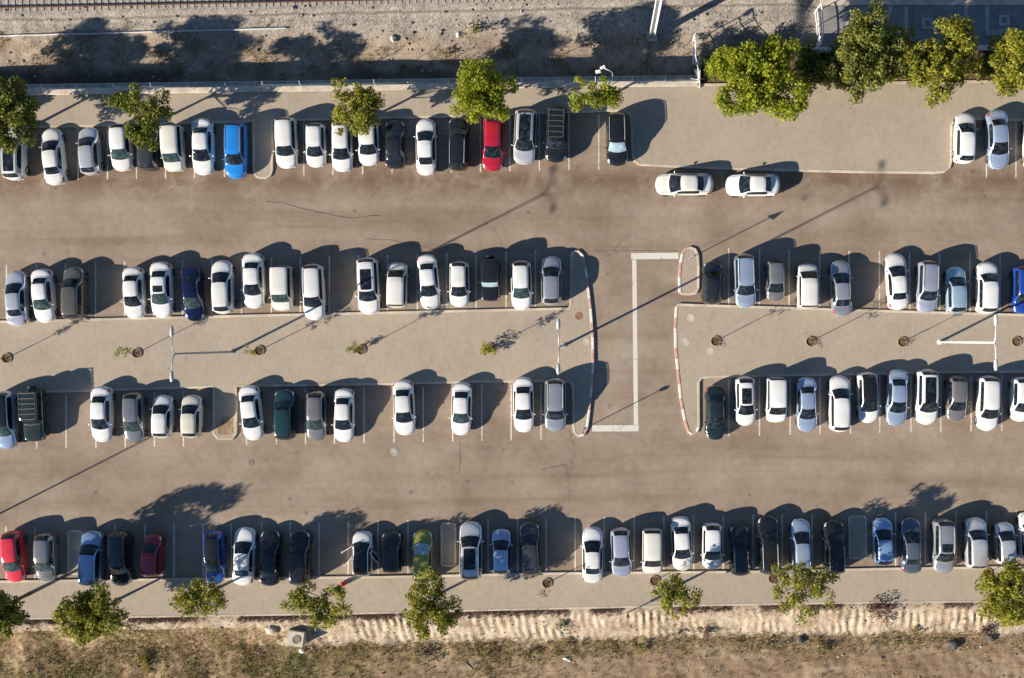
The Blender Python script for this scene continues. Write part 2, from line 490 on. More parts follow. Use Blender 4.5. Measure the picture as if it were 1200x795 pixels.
def sheet(name, mat, x0, x1, y0, y1, nx, ny, zf, parent=None, ybias=1.0):
    vs, fs = [], []
    for j in range(ny + 1):
        t = (j / ny) ** ybias
        Y = y0 + (y1 - y0) * t
        for i in range(nx + 1):
            X = x0 + (x1 - x0) * i / nx
            vs.append((X, Y, zf(X, Y)))
    for j in range(ny):
        for i in range(nx):
            a = j * (nx + 1) + i
            f = [a, a + 1, a + nx + 2, a + nx + 1]
            fs.append(f if y1 > y0 else f[::-1])
    return link(name, mesh_from(name, vs, fs, [mat], True), parent)


tag(sheet('ground', M['dirt'], -400, 400, -400, 400, 8, 8, lambda x, y: -2.75), kind='structure')

asphalt = sheet('asphalt_road', M['asphalt'], -85, 85, P(0, 690).y, P(0, 125).y, 2, 2, lambda x, y: 0.0)
tag(asphalt, kind='structure')


def poly_slab(name, pts, z0, z1, mat, parent=None):
    bm = bmesh.new()
    vs = [bm.verts.new((p.x, p.y, z1)) for p in pts]
    f = bm.faces.new(vs)
    f.normal_update()
    if f.normal.z < 0: f.normal_flip()
    lo = [bm.verts.new((p.x, p.y, z0)) for p in pts]
    n = len(pts)
    for i in range(n):
        j = (i + 1) % n
        bm.faces.new((vs[i], vs[j], lo[j], lo[i]))
    bmesh.ops.triangulate(bm, faces=[f])
    bmesh.ops.recalc_face_normals(bm, faces=bm.faces)
    me = bpy.data.meshes.new(name); bm.to_mesh(me); bm.free()
    me.materials.append(mat)
    return link(name, me, parent)


def resample(pts, step, closed=False):
    pts = [Vector((p.x, p.y, 0)) for p in pts]
    if closed: pts = pts + [pts[0]]
    out = [pts[0]]
    for a, b in zip(pts[:-1], pts[1:]):
        n = max(1, int(round((b - a).length / step)))
        for k in range(1, n + 1): out.append(a.lerp(b, k / n))
    return out


def smooth_poly(pts, it=2):
    for _ in range(it):
        q = [pts[0]]
        for a, b in zip(pts[:-1], pts[1:]):
            q += [a.lerp(b, 0.25), a.lerp(b, 0.75)]
        q.append(pts[-1]); pts = q
    return pts


def kerb(name, pts, parent, width=0.2, z0=-0.02, z1=0.135, mats=None, stripe=False):
    """swept kerb stones with a chamfered top and a joint every metre"""
    mats = mats or [M['kerb']]
    pts = resample(pts, 1.1 if stripe else 1.0)
    n = len(pts)
    prof = [(-0.5, z0), (-0.5, z1 - 0.02), (-0.42, z1), (0.42, z1), (0.5, z1 - 0.02), (0.5, z0)]
    vs, fs, mi = [], [], []
    for i, p in enumerate(pts):
        a = pts[max(0, i - 1)]; b = pts[min(n - 1, i + 1)]
        d = (b - a).normalized(); nrm = Vector((-d.y, d.x, 0))
        for (u, z) in prof: vs.append(p + nrm * u * width + Vector((0, 0, z)))
    k = len(prof)
    rows, vs = [vs[i * k:(i + 1) * k] for i in range(n)], []
    for i in range(n - 1):
        ln = max(.05, (pts[i + 1] - pts[i]).length); e = min(.2, .006 / ln)
        b0 = len(vs)
        jig = .004 * noise.noise(Vector((pts[i].x * 3.1, pts[i].y * 2.7, 1)))
        for t in (e, 1 - e): vs += [p.lerp(q, t) + Vector((0, 0, jig)) for p, q in zip(rows[i], rows[i + 1])]
        for j in range(k - 1):
            fs.append([b0 + j, b0 + j + 1, b0 + k + j + 1, b0 + k + j]); mi.append((i % 2) if stripe else 0)
        fs += [[b0 + j for j in range(k)], [b0 + k + j for j in range(k)][::-1]]
        mi += [(i % 2) if stripe else 0] * 2
    me = mesh_from(name, vs, fs, mats, False, mi)
    bm = bmesh.new(); bm.from_mesh(me); bmesh.ops.recalc_face_normals(bm, faces=bm.faces); bm.to_mesh(me); bm.free()
    return link(name, me, parent)


def W(l): return [P(x, y) for x, y in l]


RW = [M['kerb_white'], M['kerb_red']]
ZP = 0.12
# --- pavement along the top row, with its big paved area on the right
a_front1 = [(-400, 161), (-20, 151), (130, 147), (297, 142.5), (298, 200), (300, 206), (304, 208.5), (313, 208.5), (317, 206), (319, 200), (319.5, 141.5),
            (400, 139.8), (560, 136), (690, 131), (722, 129.5), (733, 131), (738.5, 136), (740, 143), (741, 180), (743, 188), (750, 193),
            (800, 195.8), (880, 198.6), (1000, 201.6), (1095, 202.6), (1106, 201.5), (1112, 197), (1114, 189), (1114.5, 148), (1117, 141.5), (1124, 139.5), (1225, 141.5), (1600, 149)]
a_back = [(1600, 93), (1220, 95), (1000, 98), (820, 100), (740, 100.5), (500, 103.5), (300, 106.5), (100, 109.5), (-20, 111.5), (-400, 118)]
pav_a = poly_slab('pavement', W(a_front1 + a_back), -0.05, ZP, M['pavers']); tag(pav_a, kind='structure')
kerb('kerb', W(a_front1), pav_a)
kerb('kerb', W([(1600, 93), (1220, 95), (1000, 98), (820, 100)]), pav_a, 0.22)
# --- middle island left of the passage
b_right = [(667, 361.5), (669, 356), (669.3, 302), (671.5, 295.5), (677, 294.5), (683, 300), (686.5, 315), (689, 338), (692, 362), (694.5, 395), (695, 425), (693.5, 452),
           (690.5, 480), (687.8, 502), (684, 509.5), (678, 511), (673.3, 507), (672, 498), (671.6, 455), (669.5, 448.5)]
b_top = [(-400, 387), (-20, 377.8), (300, 370), (480, 366), (655, 362)]
b_bot = [(660, 446.6), (560, 447.2), (460, 450), (277, 452.7), (277, 508), (273, 514), (256, 514), (251, 508), (251, 453.3), (200, 455), (100, 458), (-20, 461), (-400, 471)]
pav_b = poly_slab('pavement', W(b_top + b_right + b_bot), -0.05, ZP, M['pavers']); tag(pav_b, kind='structure')
kerb('kerb', W(b_top + b_right[:3]), pav_b)
kerb('kerb', W(b_right[2:16]), pav_b, mats=RW, stripe=True, z1=0.15)
kerb('kerb', W(b_right[15:] + b_bot), pav_b)
poly_slab('planting_bed', W([(256, 496), (263, 488), (273, 490), (273.5, 506), (271, 510), (258, 510), (255, 506)]), 0.05, ZP + 0.010, M['bed'], pav_b)
# --- middle island right of the passage
c_left = [(818.4, 448), (818.6, 500), (816, 506.5), (811, 509), (806.5, 505.5), (802.3, 492), (797.6, 467), (794.2, 433), (791.8, 408), (791.2, 385), (792.5, 360), (796, 357.2)]
c_top = [(800, 357.3), (940, 361.6), (1030, 364.6), (1180, 368.8), (1225, 370), (1600, 381)]
c_bot = [(1600, 431), (1225, 435.5), (1100, 436.6), (1000, 438.8), (900, 440.4), (830, 441.6), (822, 443)]
pav_c = poly_slab('pavement', W(c_left + c_top + c_bot), -0.05, ZP, M['pavers']); tag(pav_c, kind='structure')
kerb('kerb', W(c_left[10:] + c_top), pav_c)
kerb('kerb', W(c_left[1:11]), pav_c, mats=RW, stripe=True, z1=0.15)
kerb('kerb', W(c_bot + c_left[:2]), pav_c)
# --- the small round-nosed island above it
nose = [(796.5, 343), (796, 325), (797.5, 308), (799.5, 298), (803.5, 292), (809, 290.5), (814.5, 292.5), (817.5, 299), (818.3, 312), (818, 338), (815.5, 343.5), (808, 345), (800, 344.5)]
isl = poly_slab('traffic_island', W(nose), -0.05, ZP, M['pavers']); tag(isl, kind='structure')
kerb('kerb', W(nose[:5]), isl, mats=RW, stripe=True, z1=0.15)
kerb('kerb', W(nose[4:] + nose[:1]), isl)
# --- pavement below the bottom row
d_top = [(-400, 686), (-20, 681.7), (170, 679), (450, 676), (640, 672), (880, 669.8), (1060, 666), (1225, 664.3), (1600, 660)]
d_bot = [(1600, 698), (1225, 704), (1000, 706), (800, 709.5), (600, 714), (400, 719), (200, 722), (-20, 725.5), (-400, 731)]
pav_d = poly_slab('pavement', W(d_top + d_bot), -0.6, ZP, M['pavers']); tag(pav_d, kind='structure')
kerb('kerb', W(d_top), pav_d)
kerb('kerb', W(d_bot), pav_d, 0.16)
# --- kerbed planters standing in the bottom row
for (x0, x1, y0, y1) in ((80.5, 96.5, 622.5, 672), (517.5, 533.5, 613.5, 663), (995, 1014.5, 605.5, 654)):
    c = 3.2
    pts = [(x0 + c, y0), (x1 - c, y0), (x1 - .8, y0 + .8), (x1, y0 + c), (x1, y1 - c), (x1 - .8, y1 - .8), (x1 - c, y1), (x0 + c, y1), (x0 + .8, y1 - .8), (x0, y1 - c), (x0, y0 + c), (x0 + .8, y0 + .8)]
    s = poly_slab('kerbed_planter', W(pts), -0.05, 0.09, M['pavers']); tag(s, kind='structure')
    kerb('kerb', W(pts + pts[:1]), s, 0.17)

# --- painted bay lines, stop line, manholes: all on the road
def strip(name, a, b, w, mat, z=0.004):
    d = (b - a); d.z = 0; d.normalize(); n = Vector((-d.y, d.x, 0)) * w / 2
    up = Vector((0, 0, z))
    vs = [a - n + up, b - n + up, b + n + up, a + n + up]
    return link(name, mesh_from(name, vs, [[0, 1, 2, 3]], [mat]), asphalt)


def lerp_list(l, x):
    for (x0, y0), (x1, y1) in zip(l[:-1], l[1:]):
        if x0 <= x <= x1: return y0 + (y1 - y0) * (x - x0) / (x1 - x0)
    return l[-1][1]


f1 = [(-400, 161), (-20, 151), (297, 142.5), (560, 136), (722, 129.5), (1124, 139.5), (1225, 141.5)]
for x in (-12, 22, 57, 91.5, 126, 160, 194, 228, 263, 356, 390, 425, 459.5, 494, 529, 563, 597.5, 632, 666.7, 701.7, 1156, 1190.5):
    y1 = 213 - 14 * x / 700 if x < 900 else 208.5
    strip('bay_line', P(x, lerp_list(f1, x) + 2), P(x, y1), 0.11, M['line'])
for x in (7.5, 43, 77, 112, 146, 180, 214, 248, 283, 318, 352, 386, 420.5, 454, 489, 523.5, 558, 593, 627.5):
    strip('bay_line', P(x, lerp_list(b_top, x) - 2), P(x, 310.5 - 15 * x / 560), 0.11, M['line'])
for x in (854, 890, 924.7, 960.5, 995, 1030.5, 1066, 1101, 1136.7, 1172):
    strip('bay_line', P(x, lerp_list(c_top, x) - 2), P(x, 291 + (x - 854) * 0.023), 0.11, M['line'])
bb = sorted(b_bot[:4] + b_bot[9:])
for x in (9, 43, 77.5, 112.5, 146.7, 181, 215, 289, 324, 358, 392, 426.7, 461.7, 496, 530.5, 564.7, 599, 634):
    strip('bay_line', P(x, lerp_list(bb, x) + 4), P(x, 527 - 11 * x / 620), 0.11, M['line'])
cb = sorted(c_bot)
for x in (854, 890, 926, 961, 996.7, 1031, 1067.5, 1102.5, 1138, 1174):
    strip('bay_line', P(x, lerp_list(cb, x) + 3), P(x, 510.5 - (x - 890) * 0.02), 0.11, M['line'])
for x in (7, 41, 135, 170, 204, 238, 271, 306.7, 340, 374, 408, 443, 478, 572, 606.7, 640, 674, 708, 743, 778, 813, 847.5, 882.5, 916.7, 951.7, 1049.5, 1084.5, 1120, 1156, 1191):
    strip('bay_line', P(x, lerp_list(d_top, x) - 2), P(x, 617.5 - 18 * x / 1100), 0.11, M['line'])
strip('stop_line', P(739.5, 300.5), P(795, 300), 0.52, M['line2'])
strip('stop_line', P(694, 502.3), P(748.5, 502), 0.52, M['line2'])
strip('lane_line', P(743.3, 304.6), P(745.3, 497.9), 0.36, M['line2'])
for (x, y, r) in ((462, 529.5, 0.36), (294.5, 542, 0.24), (462 + 480, 232, 0.25)):
    mb = MB(); p = P(x, y); mb.ring((p.x, p.y, 0.003), r * 0.8, r, 0.012); mb.disc((p.x, p.y, 0.003), r * 0.72, 0.006)
    mb.build('manhole_cover', M['concrete'] if r > 0.3 else M['iron'], asphalt)
for (x, y, par) in ((810, 372.5, pav_c), (803, 401, pav_c), (688, 401, pav_b), (832, 412, pav_c)):
    mb = MB(); p = P(x, y); mb.ring((p.x, p.y, ZP + 0.002), 0.25, 0.34, 0.01); mb.disc((p.x, p.y, ZP + 0.002), 0.22, 0.006)
    mb.build('manhole_cover', M['coping'], par)
mb = MB(); p = P(678, 370.5); mb.ring((p.x, p.y, ZP + 0.002), 0.2, 0.32, 0.015); mb.disc((p.x, p.y, ZP + 0.002), 0.18, 0.006)
mb.build('manhole_cover', simple('red_iron', (0.27, 0.13, 0.09), 0.8, var=0.3), pav_b)

def polystrip(name, pts, w, mat, z=0.003):
    vs, fs = [], []
    pts = resample(W(pts), .35)
    for i, p in enumerate(pts):
        a, b = pts[max(0, i - 1)], pts[min(len(pts) - 1, i + 1)]
        d = (b - a).normalized(); nr = Vector((-d.y, d.x, 0))
        p = p + nr * .09 * noise.noise(Vector((p.x * 2, p.y * 2, 0)))
        ww = w * (.6 + .8 * abs(noise.noise(Vector((p.x * 1.3, p.y, 4))))) / 2
        vs += [p + nr * ww + Vector((0, 0, z)), p - nr * ww + Vector((0, 0, z))]
    for i in range(len(pts) - 1): fs.append([2 * i, 2 * i + 1, 2 * i + 3, 2 * i + 2])
    return link(name, mesh_from(name, vs, fs, [mat]), asphalt)


M['crack'] = simple('crack_fill', (0.085, 0.066, 0.052), 0.9, var=0.3)
polystrip('crack', [(312, 236), (330, 238), (352, 244), (380, 250), (412, 255.5), (430, 253.5), (446, 252.5)], .08, M['crack'])
polystrip('crack', [(428, 280), (460, 281.5), (500, 290), (520, 295)], .05, M['crack'])
polystrip('crack', [(634, 551), (648, 547), (664, 545)], .07, M['crack'])
polystrip('crack', [(538, 517), (540, 540), (537, 556)], .05, M['crack'])
polystrip('crack', [(697, 293.5), (720, 294.5), (760, 293.5), (795, 294)], .06, M['crack'])
# --- bank down to the railway, above the top row
TL = -0.0201          # the rows and the track run slightly uphill to the right
def bank_z(X, Y):
    px, py = px_of(X), py_of(Y)
    v = py - TL * 1.0 * px          # level along the track; 0 px -> py
    n = noise.noise(Vector((X * 0.35, Y * 0.5, 0))) * 0.16 + noise.noise(Vector((X * 1.3, Y * 1.5, 3))) * 0.07
    if px > 1500: pass
    z = -2.15
    z += 0.75 * sm(70, 22, v) + 0.35 * sm(24, 12, v)
    flat = sm(930, 960, px) * sm(-110, -20, py)
    z = z * (1 - flat) + (-2.1) * flat
    return z + n * (1 - flat) * sm(4, 18, v)


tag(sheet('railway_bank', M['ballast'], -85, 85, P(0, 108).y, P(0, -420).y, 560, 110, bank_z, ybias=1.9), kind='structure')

# --- slope of dry earth below the bottom pavement
d_edge = sorted(d_bot)
def slope_z(X, Y):
    px, py = px_of(X), py_of(Y)
    d = (py - lerp_list(d_edge, max(-400, min(1600, px)))) / PXM
    n = noise.noise(Vector((X * 0.4, Y * 0.5, 7))) * 0.14 + noise.noise(Vector((X * 1.6, Y * 1.6, 2))) * 0.06
    rill_on = (0.25 + 0.75 * sm(300, 380, px)) * sm(0.25, 0.8, d) * sm(3.3, 2.2, d)
    ph = X / 0.66 * 2 * PI + 2.4 * noise.noise(Vector((X * 0.6, Y * 0.9, 5))) + Y * 0.9 + 2.2 * noise.noise(Vector((X * .12, 0, 9)))
    amp = 0.45 + 1.7 * noise.noise(Vector((X * 0.3, Y * 0.7, 11)))
    z = -1.25 * sm(0.2, 3.2, d) - 0.25 * sm(3, 9, d)
    if d < -0.1: return -0.5
    n += (noise.noise(Vector((X * 3.6, Y * 2.4, 15))) * .035 + noise.noise(Vector((X * 6, Y * 5, 25))) * .016) * sm(4.2, 3.0, d)
    n += noise.noise(Vector((X * .8, Y * 2.6, 35))) * .05 * sm(3.0, 4.2, d)
    return z + 0.062 * max(0.0, amp) * math.sin(ph) * rill_on + n * sm(0.3, 1.5, d)


def slope_sheet():
    xs = [-85 + 0.0 * i for i in range(0)]
    X = -60.0
    x0, x1, nx = -52.0, 56.0, 980
    rows = [-0.3, 0.0]
    d = 0.0
    while d < 3.6: d += 0.13; rows.append(d)
    while d < 8.5: d += 0.17; rows.append(d)
    while d < 14: d += 0.5; rows.append(d)
    while d < 60: d += 4; rows.append(d)
    vs, fs = [], []
    for d in rows:
        for i in range(nx + 1):
            X = x0 + (x1 - x0) * i / nx
            Y = P(0, lerp_list(d_edge, max(-400, min(1600, px_of(X))))).y - d
            vs.append((X, Y, slope_z(X, Y)))
    for j in range(len(rows) - 1):
        for i in range(nx):
            a = j * (nx + 1) + i
            fs.append([a, a + nx + 1, a + nx + 2, a + 1])
    mi = []
    for f in fs:
        d = rows[f[0] // (nx + 1)]
        X = vs[f[0]][0]
        e = 3.0 + 0.7 * noise.noise(Vector((X * 0.35, 1, 4))) + 0.3 * noise.noise(Vector((X * 1.9, d * 2, 4)))
        left = px_of(X) < 330 + 40 * noise.noise(Vector((d, 0, 1)))
        mi.append(1 if (d > e or (left and d > 1.1)) else 0)
    return link('earth_slope', mesh_from('earth_slope', vs, fs, [M['slope'], M['dirt']], True, mi))


tag(slope_sheet(), kind='structure')

# ------------------------------------------------------------------ cars
# stations: distance from nose, half width, underside, belt height, roof half width, centre height
ST = {
 'sedan': [(0, .60, .28, .52, .48, .54), (.05, .72, .22, .60, .58, .63), (.18, .82, .19, .68, .66, .72), (.45, .875, .18, .75, .70, .80), (.95, .90, .18, .83, .72, .89),
           (1.10, .905, .18, .88, .76, .95), (1.92, .905, .18, .93, .59, 1.40), (2.45, .905, .18, .94, .585, 1.46), (3.05, .905, .18, .95, .575, 1.44), (3.28, .90, .18, .96, .56, 1.40),
           (3.92, .89, .19, .97, .63, 1.04), (4.30, .87, .20, .96, .66, 1.01), (4.50, .82, .22, .90, .62, .94), (4.57, .74, .25, .80, .55, .83), (4.60, .62, .30, .62, .46, .66)],
 'hatch': [(0, .60, .28, .54, .48, .57), (.05, .72, .22, .64, .58, .68), (.16, .82, .19, .72, .66, .77), (.40, .86, .18, .79, .69, .85), (.80, .88, .18, .87, .71, .94),
           (.95, .885, .18, .92, .745, 1.00), (1.72, .885, .18, .97, .58, 1.45), (2.30, .885, .18, .98, .60, 1.52), (3.15, .88, .18, .99, .59, 1.50), (3.58, .865, .19, 1.0, .57, 1.44),
           (3.92, .85, .21, 1.0, .62, 1.10), (4.00, .82, .22, .92, .61, .99), (4.06, .76, .24, .80, .55, .84), (4.09, .70, .27, .70, .50, .73), (4.10, .62, .30, .60, .46, .62)],
 'mini':  [(0, .58, .28, .56, .46, .59), (.04, .69, .22, .66, .56, .70), (.13, .77, .19, .74, .63, .80), (.30, .80, .18, .82, .66, .89), (.58, .82, .18, .90, .68, .98),
           (.72, .825, .18, .95, .70, 1.04), (1.40, .825, .18, .98, .57, 1.47), (1.90, .825, .18, .99, .585, 1.54), (2.75, .82, .18, 1.0, .58, 1.53), (3.20, .81, .19, 1.0, .565, 1.47),
           (3.46, .80, .21, 1.0, .60, 1.12), (3.52, .77, .22, .92, .58, .99), (3.56, .72, .24, .80, .53, .84), (3.59, .66, .27, .70, .48, .73), (3.60, .60, .30, .60, .44, .62)],
 'suv':   [(0, .66, .32, .62, .52, .66), (.05, .78, .26, .74, .62, .79), (.15, .86, .24, .83, .70, .89), (.40, .905, .23, .90, .74, .98), (.88, .92, .22, .97, .76, 1.06),
           (1.06, .925, .22, 1.02, .79, 1.12), (1.76, .925, .22, 1.06, .63, 1.60), (2.40, .925, .22, 1.07, .65, 1.67), (3.50, .92, .22, 1.08, .64, 1.65), (4.05, .905, .23, 1.09, .62, 1.58),
           (4.34, .885, .25, 1.09, .67, 1.18), (4.42, .86, .26, 1.02, .66, 1.07), (4.46, .80, .28, .90, .60, .93), (4.485, .74, .30, .80, .55, .83), (4.50, .66, .34, .66, .50, .69)],
 'van':   [(0, .66, .30, .64, .54, .68), (.04, .76, .24, .76, .64, .81), (.12, .83, .21, .86, .70, .92), (.30, .87, .20, .95, .74, 1.03), (.62, .89, .20, 1.02, .76, 1.11),
           (.82, .895, .20, 1.06, .75, 1.17), (1.46, .895, .20, 1.09, .67, 1.70), (2.10, .895, .20, 1.09, .69, 1.78), (3.30, .89, .20, 1.10, .69, 1.77), (4.02, .885, .21, 1.10, .68, 1.72),
           (4.18, .875, .23, 1.10, .73, 1.20), (4.23, .86, .24, 1.02, .70, 1.06), (4.26, .82, .26, .90, .64, .93), (4.285, .76, .28, .80, .58, .83), (4.30, .68, .32, .66, .52, .69)],
 'jeep':  [(0, .62, .42, .72, .54, .78), (.03, .68, .40, .92, .62, .98), (.10, .72, .38, 1.00, .64, 1.06), (.35, .80, .38, 1.03, .66, 1.10), (.90, .82, .36, 1.06, .68, 1.14),
           (1.28, .825, .36, 1.08, .70, 1.17), (1.62, .825, .36, 1.10, .68, 1.72), (2.10, .825, .36, 1.10, .69, 1.80), (3.00, .825, .36, 1.10, .69, 1.80), (3.66, .82, .36, 1.10, .68, 1.74),
           (3.80, .815, .37, 1.10, .71, 1.20), (3.84, .80, .38, 1.05, .70, 1.10), (3.87, .78, .40, .95, .66, .98), (3.89, .76, .42, .85, .62, .88), (3.90, .74, .44, .75, .60, .78)],
}
COWL, RF, RR, RB = 5, 6, 9, 10
VS = [0, .5, 1, 1.5, 2, 2.5, 3, 3.4, 3.7, 4, 4.15, 4.5, 4.88, 5, 5.5, 6, 6.5, 7, 7.5, 8]
US = sorted({i + k / 5 for i in range(14) for k in range(5)} | {14.0})


def pchip(ys):
    n = len(ys)
    d = [ys[i + 1] - ys[i] for i in range(n - 1)]
    m = [d[0]] + [0 if d[i - 1] * d[i] <= 0 else 2 * d[i - 1] * d[i] / (d[i - 1] + d[i]) for i in range(1, n - 1)] + [d[-1]]
    def f(t):
        i = min(n - 2, max(0, int(t))); s = t - i
        h00 = 2 * s**3 - 3 * s * s + 1; h10 = s**3 - 2 * s * s + s; h01 = -2 * s**3 + 3 * s * s; h11 = s**3 - s * s
        return h00 * ys[i] + h10 * m[i] + h01 * ys[i + 1] + h11 * m[i + 1]
    return f


def car_surface(kind):
    st = ST[kind]
    L = st[-1][0]
    # distance is interpolated linearly inside the glass so that panes stay flat
    fs = [pchip([s[k] for s in st]) for k in range(6)]
    boxy = 0.04 if kind in ('jeep', 'van') else 0.0
    rows = []
    for u in US:
        x, w, zl, zb, yr, zr = [f(u) for f in fs]
        gh = min(1, max(0, (zr - zb - .06) / .38))
        ctrl = [(.90 * w, zl), (.975 * w, zl + .09), (1.0 * w, zl + .5 * (zb - zl)), (.988 * w, zl + .86 * (zb - zl)), (.935 * w, zb),
                (yr + .055 * gh, zr - .012 - .055 * gh), (yr - .05, zr - .004), (.5 * yr, zr + .012 + .012 * gh), (0.0, zr + .018 + .018 * gh)]
        fy, fz = pchip([c[0] for c in ctrl]), pchip([c[1] for c in ctrl])
        row = [(fy(v), fz(v)) for v in VS]
        rows.append((x, row))
    return L, rows


def car_meshes(kind, opts):
    """cuts one smooth car surface into panels; returns {part: mesh}"""
    L, rows = car_surface(kind)
    nv = len(VS)
    ring = 2 * nv - 1
    verts = []
    big = kind in ('jeep', 'van')
    bow = pchip([.34, .33, .31, .27, .24, .21, .15, .02, -.03, -.09, -.15, -.21, -.25, -.26, -.26])
    for u, (x, row) in zip(US, rows):
        wmax = max(q[0] for q in row)
        sh = bow(u) * (.55 if big else 1.0)
        for half in (1, -1):
            for (yy, zz) in (row if half == 1 else row[-2::-1]):
                verts.append(Vector((half * yy, L / 2 - x - sh * (yy / .9) ** 2, zz)))
    parts = {}
    tw0 = 3.0
    for i in range(len(US) - 1):
        u = (US[i] + US[i + 1]) / 2
        for j in range(ring - 1):
            left = j >= nv - 1
            jj = j if not left else ring - 2 - j
            v = (VS[jj] + VS[jj + 1]) / 2
            q = [i * ring + j, i * ring + j + 1, (i + 1) * ring + j + 1, (i + 1) * ring + j]
            side = 'L' if left else 'R'
            if v > 5.5 and COWL + .0 < u < RF: key = 'windscreen'
            elif v > 5.5 and RR < u < RB - (.1 if kind == 'sedan' else .0): key = 'rear_window'
            elif 4.15 < v < 4.88 and COWL + .55 < u < RR + (.35 if kind == 'sedan' else .1): key = 'side_window' + side
            elif v > 5.5 and RF < u < RR:
                key = 'roof'
                if opts.get('sun') == 'pano' and RF + .0 < u < RR - .3 and v > 6.5: key = 'sunroof'
                if opts.get('sun') == 'small' and RF + .3 < u < RF + 1.25 and v > 6.5: key = 'sunroof'
                if opts.get('sun') == 'mid' and RF + .3 < u < RF + 2.0 and v > 6.5: key = 'sunroof'
            elif v > 5.5 and COWL - .2 < u < COWL: key = 'cowl'
            elif v > 5 and 1.6 < u < COWL: key = 'bonnet'
            elif 3.4 < v < 5.0 and .8 < u < 2.6: key = 'headlight' + side
            elif 3.0 < v < 4.5 and 10.8 < u < 12.8: key = 'taillight' + side
            elif v > 5 and kind == 'sedan' and 10 < u < 12: key = 'boot_lid'
            else: key = 'body'
            parts.setdefault(key, []).append(q)
        parts['body'].append([i * ring, (i + 1) * ring, (i + 1) * ring + ring - 1, i * ring + ring - 1])
    parts['body'].append(list(range(ring)))
    parts['body'].append([(len(US) - 1) * ring + k for k in range(ring)][::-1])
    out = {}
    for key, fl in parts.items():
        used = sorted({i for f in fl for i in f}); mp = {a: b for b, a in enumerate(used)}
        off = 0.003 if key in ('windscreen', 'rear_window', 'sunroof') else 0
        pv = {i: verts[i] for i in used}
        if key in ('bonnet', 'boot_lid'):
            cx = sum((pv[i].y for i in used)) / len(used); wy = max(pv[i].y for i in used) - min(pv[i].y for i in used)
            xm = max(abs(pv[i].x) for i in used)
            pv = {i: Vector((v.x * (1 - .022 / xm), cx + (v.y - cx) * (1 - .04 / wy), v.z - .002)) for i, v in pv.items()}
        me = bpy.data.meshes.new(kind + '_' + key)
        me.from_pydata([tuple(pv[i] + Vector((0, 0, off))) for i in used], [], [[mp[i] for i in f][::-1] for f in fl])
        me.materials.append(M['paint'])
        me.polygons.foreach_set('use_smooth', [len(f) == 4 for f in fl])
        me.update()
        out[key] = me
    return L, out


def wheel_meshes():
    r, w = 0.32, 0.2
    prof = [(r * .62, -w / 2), (r * .92, -w / 2), (r, -w / 2 + .03), (r, w / 2 - .03), (r * .92, w / 2), (r * .62, w / 2)]
    n = 22
    vs, fs = [], []
    for k in range(n):
        a = 2 * PI * k / n
        for (rr, x) in prof: vs.append((x, math.cos(a) * rr, math.sin(a) * rr))
    m = len(prof)
    for k in range(n):
        for j in range(m):
            j2 = (j + 1) % m
            fs.append([k * m + j, k * m + j2, ((k + 1) % n) * m + j2, ((k + 1) % n) * m + j])
    tyre = mesh_from('tyre', vs, fs, [M['rubber']], True)
    mb = MB()
    def P3(x, rr, a): return (x, math.cos(a) * rr, math.sin(a) * rr)
    ro = r * .63
    nn = 20
    vv = [P3(.07, ro, 2 * PI * k / nn) for k in range(nn)] + [P3(.07, ro * .86, 2 * PI * k / nn) for k in range(nn)]
    mb.add(vv, [[k, (k + 1) % nn, nn + (k + 1) % nn, nn + k] for k in range(nn)])
    for s in range(5):
        a = 2 * PI * s / 5
        mb.add([P3(.075, .03, a - 1.2), P3(.075, .03, a + 1.2), P3(.072, ro * .9, a + .16), P3(.072, ro * .9, a - .16)], [[0, 1, 2, 3]])
    vv = [P3(.08, .055, 2 * PI * k / 10) for k in range(10)]
    mb.add(vv, [list(range(10))])
    rim = mesh_from('rim', mb.v, mb.f, [M['rim']])
    return tyre, rim


TYRE, RIM = wheel_meshes()


def mirror_mesh(side):
    mb = MB()
    s = side
    vs, fs = [], []
    nu, nvv = 8, 6
    for i in range(nvv + 1):
        t = PI * i / nvv
        for k in range(nu):
            a = 2 * PI * k / nu
            vs.append((s * (.11 + .105 * math.cos(t)), .06 * math.sin(t) * math.cos(a) * (1.2 if math.cos(a) > 0 else .7), .075 * math.sin(t) * math.sin(a) + .07))
    for i in range(nvv):
        for k in range(nu):
            fs.append([i * nu + k, i * nu + (k + 1) % nu, (i + 1) * nu + (k + 1) % nu, (i + 1) * nu + k])
    mb.add(vs, fs)
    mb.tube([(s * -.03, 0, .0), (s * .06, 0, .05)], .02, 6)
    me = mesh_from('side_mirror', mb.v, mb.f, [M['paint']], True)
    bm = bmesh.new(); bm.from_mesh(me); bmesh.ops.recalc_face_normals(bm, faces=bm.faces); bm.to_mesh(me); bm.free()
    return me


MIRROR = {1: mirror_mesh(1), -1: mirror_mesh(-1)}


def rail_mesh(kind):
    L, rows = car_surface(kind)
    pts = []
    for u, (x, row) in zip(US, rows):
        if RF + .25 <= u <= RR - .1:
            y, z = row[VS.index(5.5)]
            lift = .045 if RF + .4 < u < RR - .25 else .0
            pts.append(Vector((y - .01, L / 2 - x, z + lift)))
    out = {}
    for s in (1, -1):
        mb = MB(); mb.tube([Vector((p.x * s, p.y, p.z)) for p in pts], .022, 6)
        out[s] = mesh_from('roof_rail', mb.v, mb.f, [M['steel']], True)
    return out


